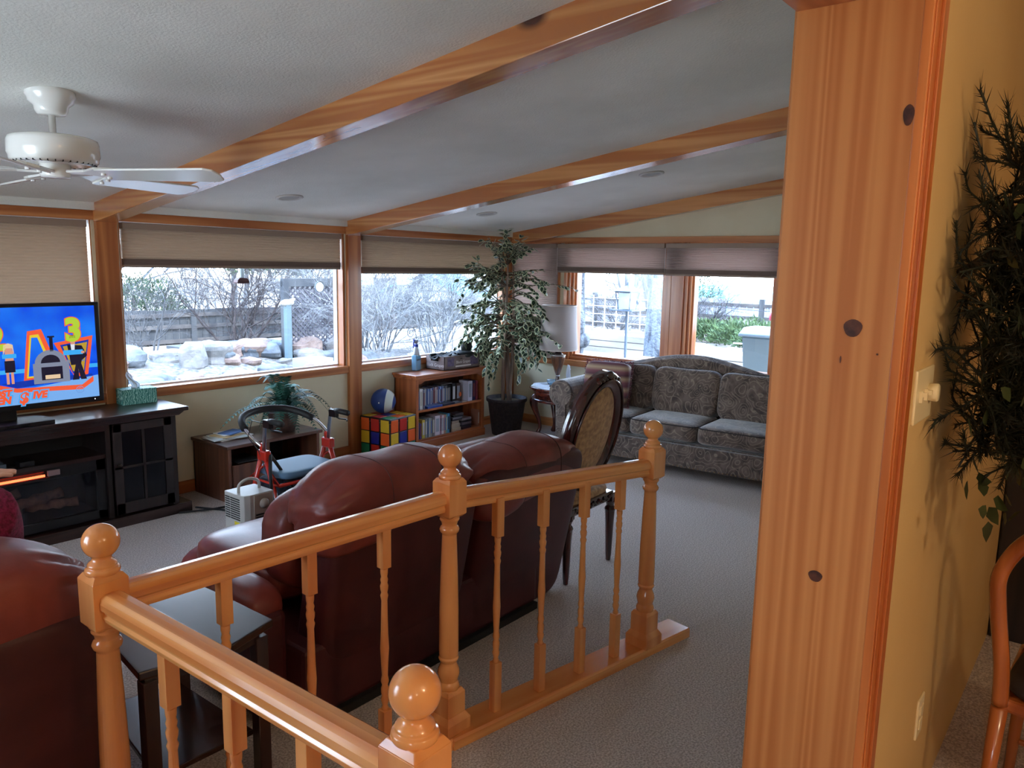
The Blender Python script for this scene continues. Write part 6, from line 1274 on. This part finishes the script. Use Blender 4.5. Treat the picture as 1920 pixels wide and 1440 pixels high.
[MB().lathe([(.001, -.02), (.09, -.02), (.09, .02), (.001, .02)], (-.2, b*.2, .09), 20, M=Matrix.Rotation(PI/2, 4, 'X')).build('wheel', rub, t) for b in (-1, 1)]
t = thing('hanging_feeder', 'red and white feeder hanging near the jamb in the right sofa window', 'bird feeder', (8.2, 2.98, 1.22)); MB().lathe([(.001, 0), (.04, 0), (.04, .08), (.001, .08)], n=16).build('feeder_cup', mat('pink_red', srgb(214, 70, 88), .4), t, smooth=True); MB().lathe([(.001, .08), (.035, .08), (.03, .13), (.001, .13)], n=16).tube([(0, 0, .13), (0, 0, .5)], .003, 5).build('top', white_pl, t); MB().box(-.02, .02, -.14, -.10, -.10, .16).build('perch', mat('plum_board', srgb(96, 60, 66), .7), t, rot=(.25, 0, 0))
roofb = mat('turquoise_roof', srgb(96, 200, 232), .6); whs = mat('white_siding', srgb(232, 230, 226), .8)
def house(nm, lab, x, y, z, w_, d_, hw_, hr, rz, roofmat):
    t = thing(nm, lab, 'building', (x, y, z), rz); MB().box(-w_/2, w_/2, -d_/2, d_/2, 0, hw_).add([(-w_/2, -d_/2, hw_), (w_/2, -d_/2, hw_), (0, -d_/2, hw_+hr), (-w_/2, d_/2, hw_), (w_/2, d_/2, hw_), (0, d_/2, hw_+hr)], [(0,1,2), (3,5,4)]).build('wall', whs, t)
    M = MB()
    for s_ in (-1, 1): M.add([(s_*w_/2*1.06, -d_/2-.2, hw_-.06), (0, -d_/2-.2, hw_+hr+.06), (0, d_/2+.2, hw_+hr+.06), (s_*w_/2*1.06, d_/2+.2, hw_-.06)], [(0,1,2,3)])
    M.build('roof', roofmat, t, solid=.08); MB().box(-.4, .4, -d_/2-.02, -d_/2, .2, hw_*.8).build('window', glass_dk, t); return t
house('neighbour_house', 'white gabled house with a turquoise roof beyond the picket fence', 25.5, 11.2, -2.0, 2.6, 4.2, 2.3, .85, math.radians(-114), roofb)
house('neighbour_house', 'distant house with a turquoise roof behind the bookcase window bushes', 20.5, 20.0, -1.5, 3.2, 4.6, 2.2, .7, math.radians(120), roofb)
house('garden_shed', 'pale shed beyond the left end of the garden fence', 3.6, 20.0, -1.0, 3.2, 3.2, 2.0, .7, 0, mat('brown_roof', srgb(140, 116, 108), .9))
ln = MB(); ln.tube([(15.5, 8.2, 1.02), (14.5, 5.5, .98), (13.5, 3.4, 1.08)], .006, 5); tag(ln.build('clothes_line', iron, None), 'thin dark line strung before the picket fence', 'line')

# lettering becomes plain mesh
dg = bpy.context.evaluated_depsgraph_get()
for o in [o for o in list(COL.objects) if o.type == 'FONT']:
    me = bpy.data.meshes.new_from_object(o.evaluated_get(dg)); n_ = bpy.data.objects.new(o.name.split('.')[0], me); COL.objects.link(n_); n_.parent = o.parent; n_.location = o.location; n_.rotation_euler = o.rotation_euler
    bpy.data.objects.remove(o)
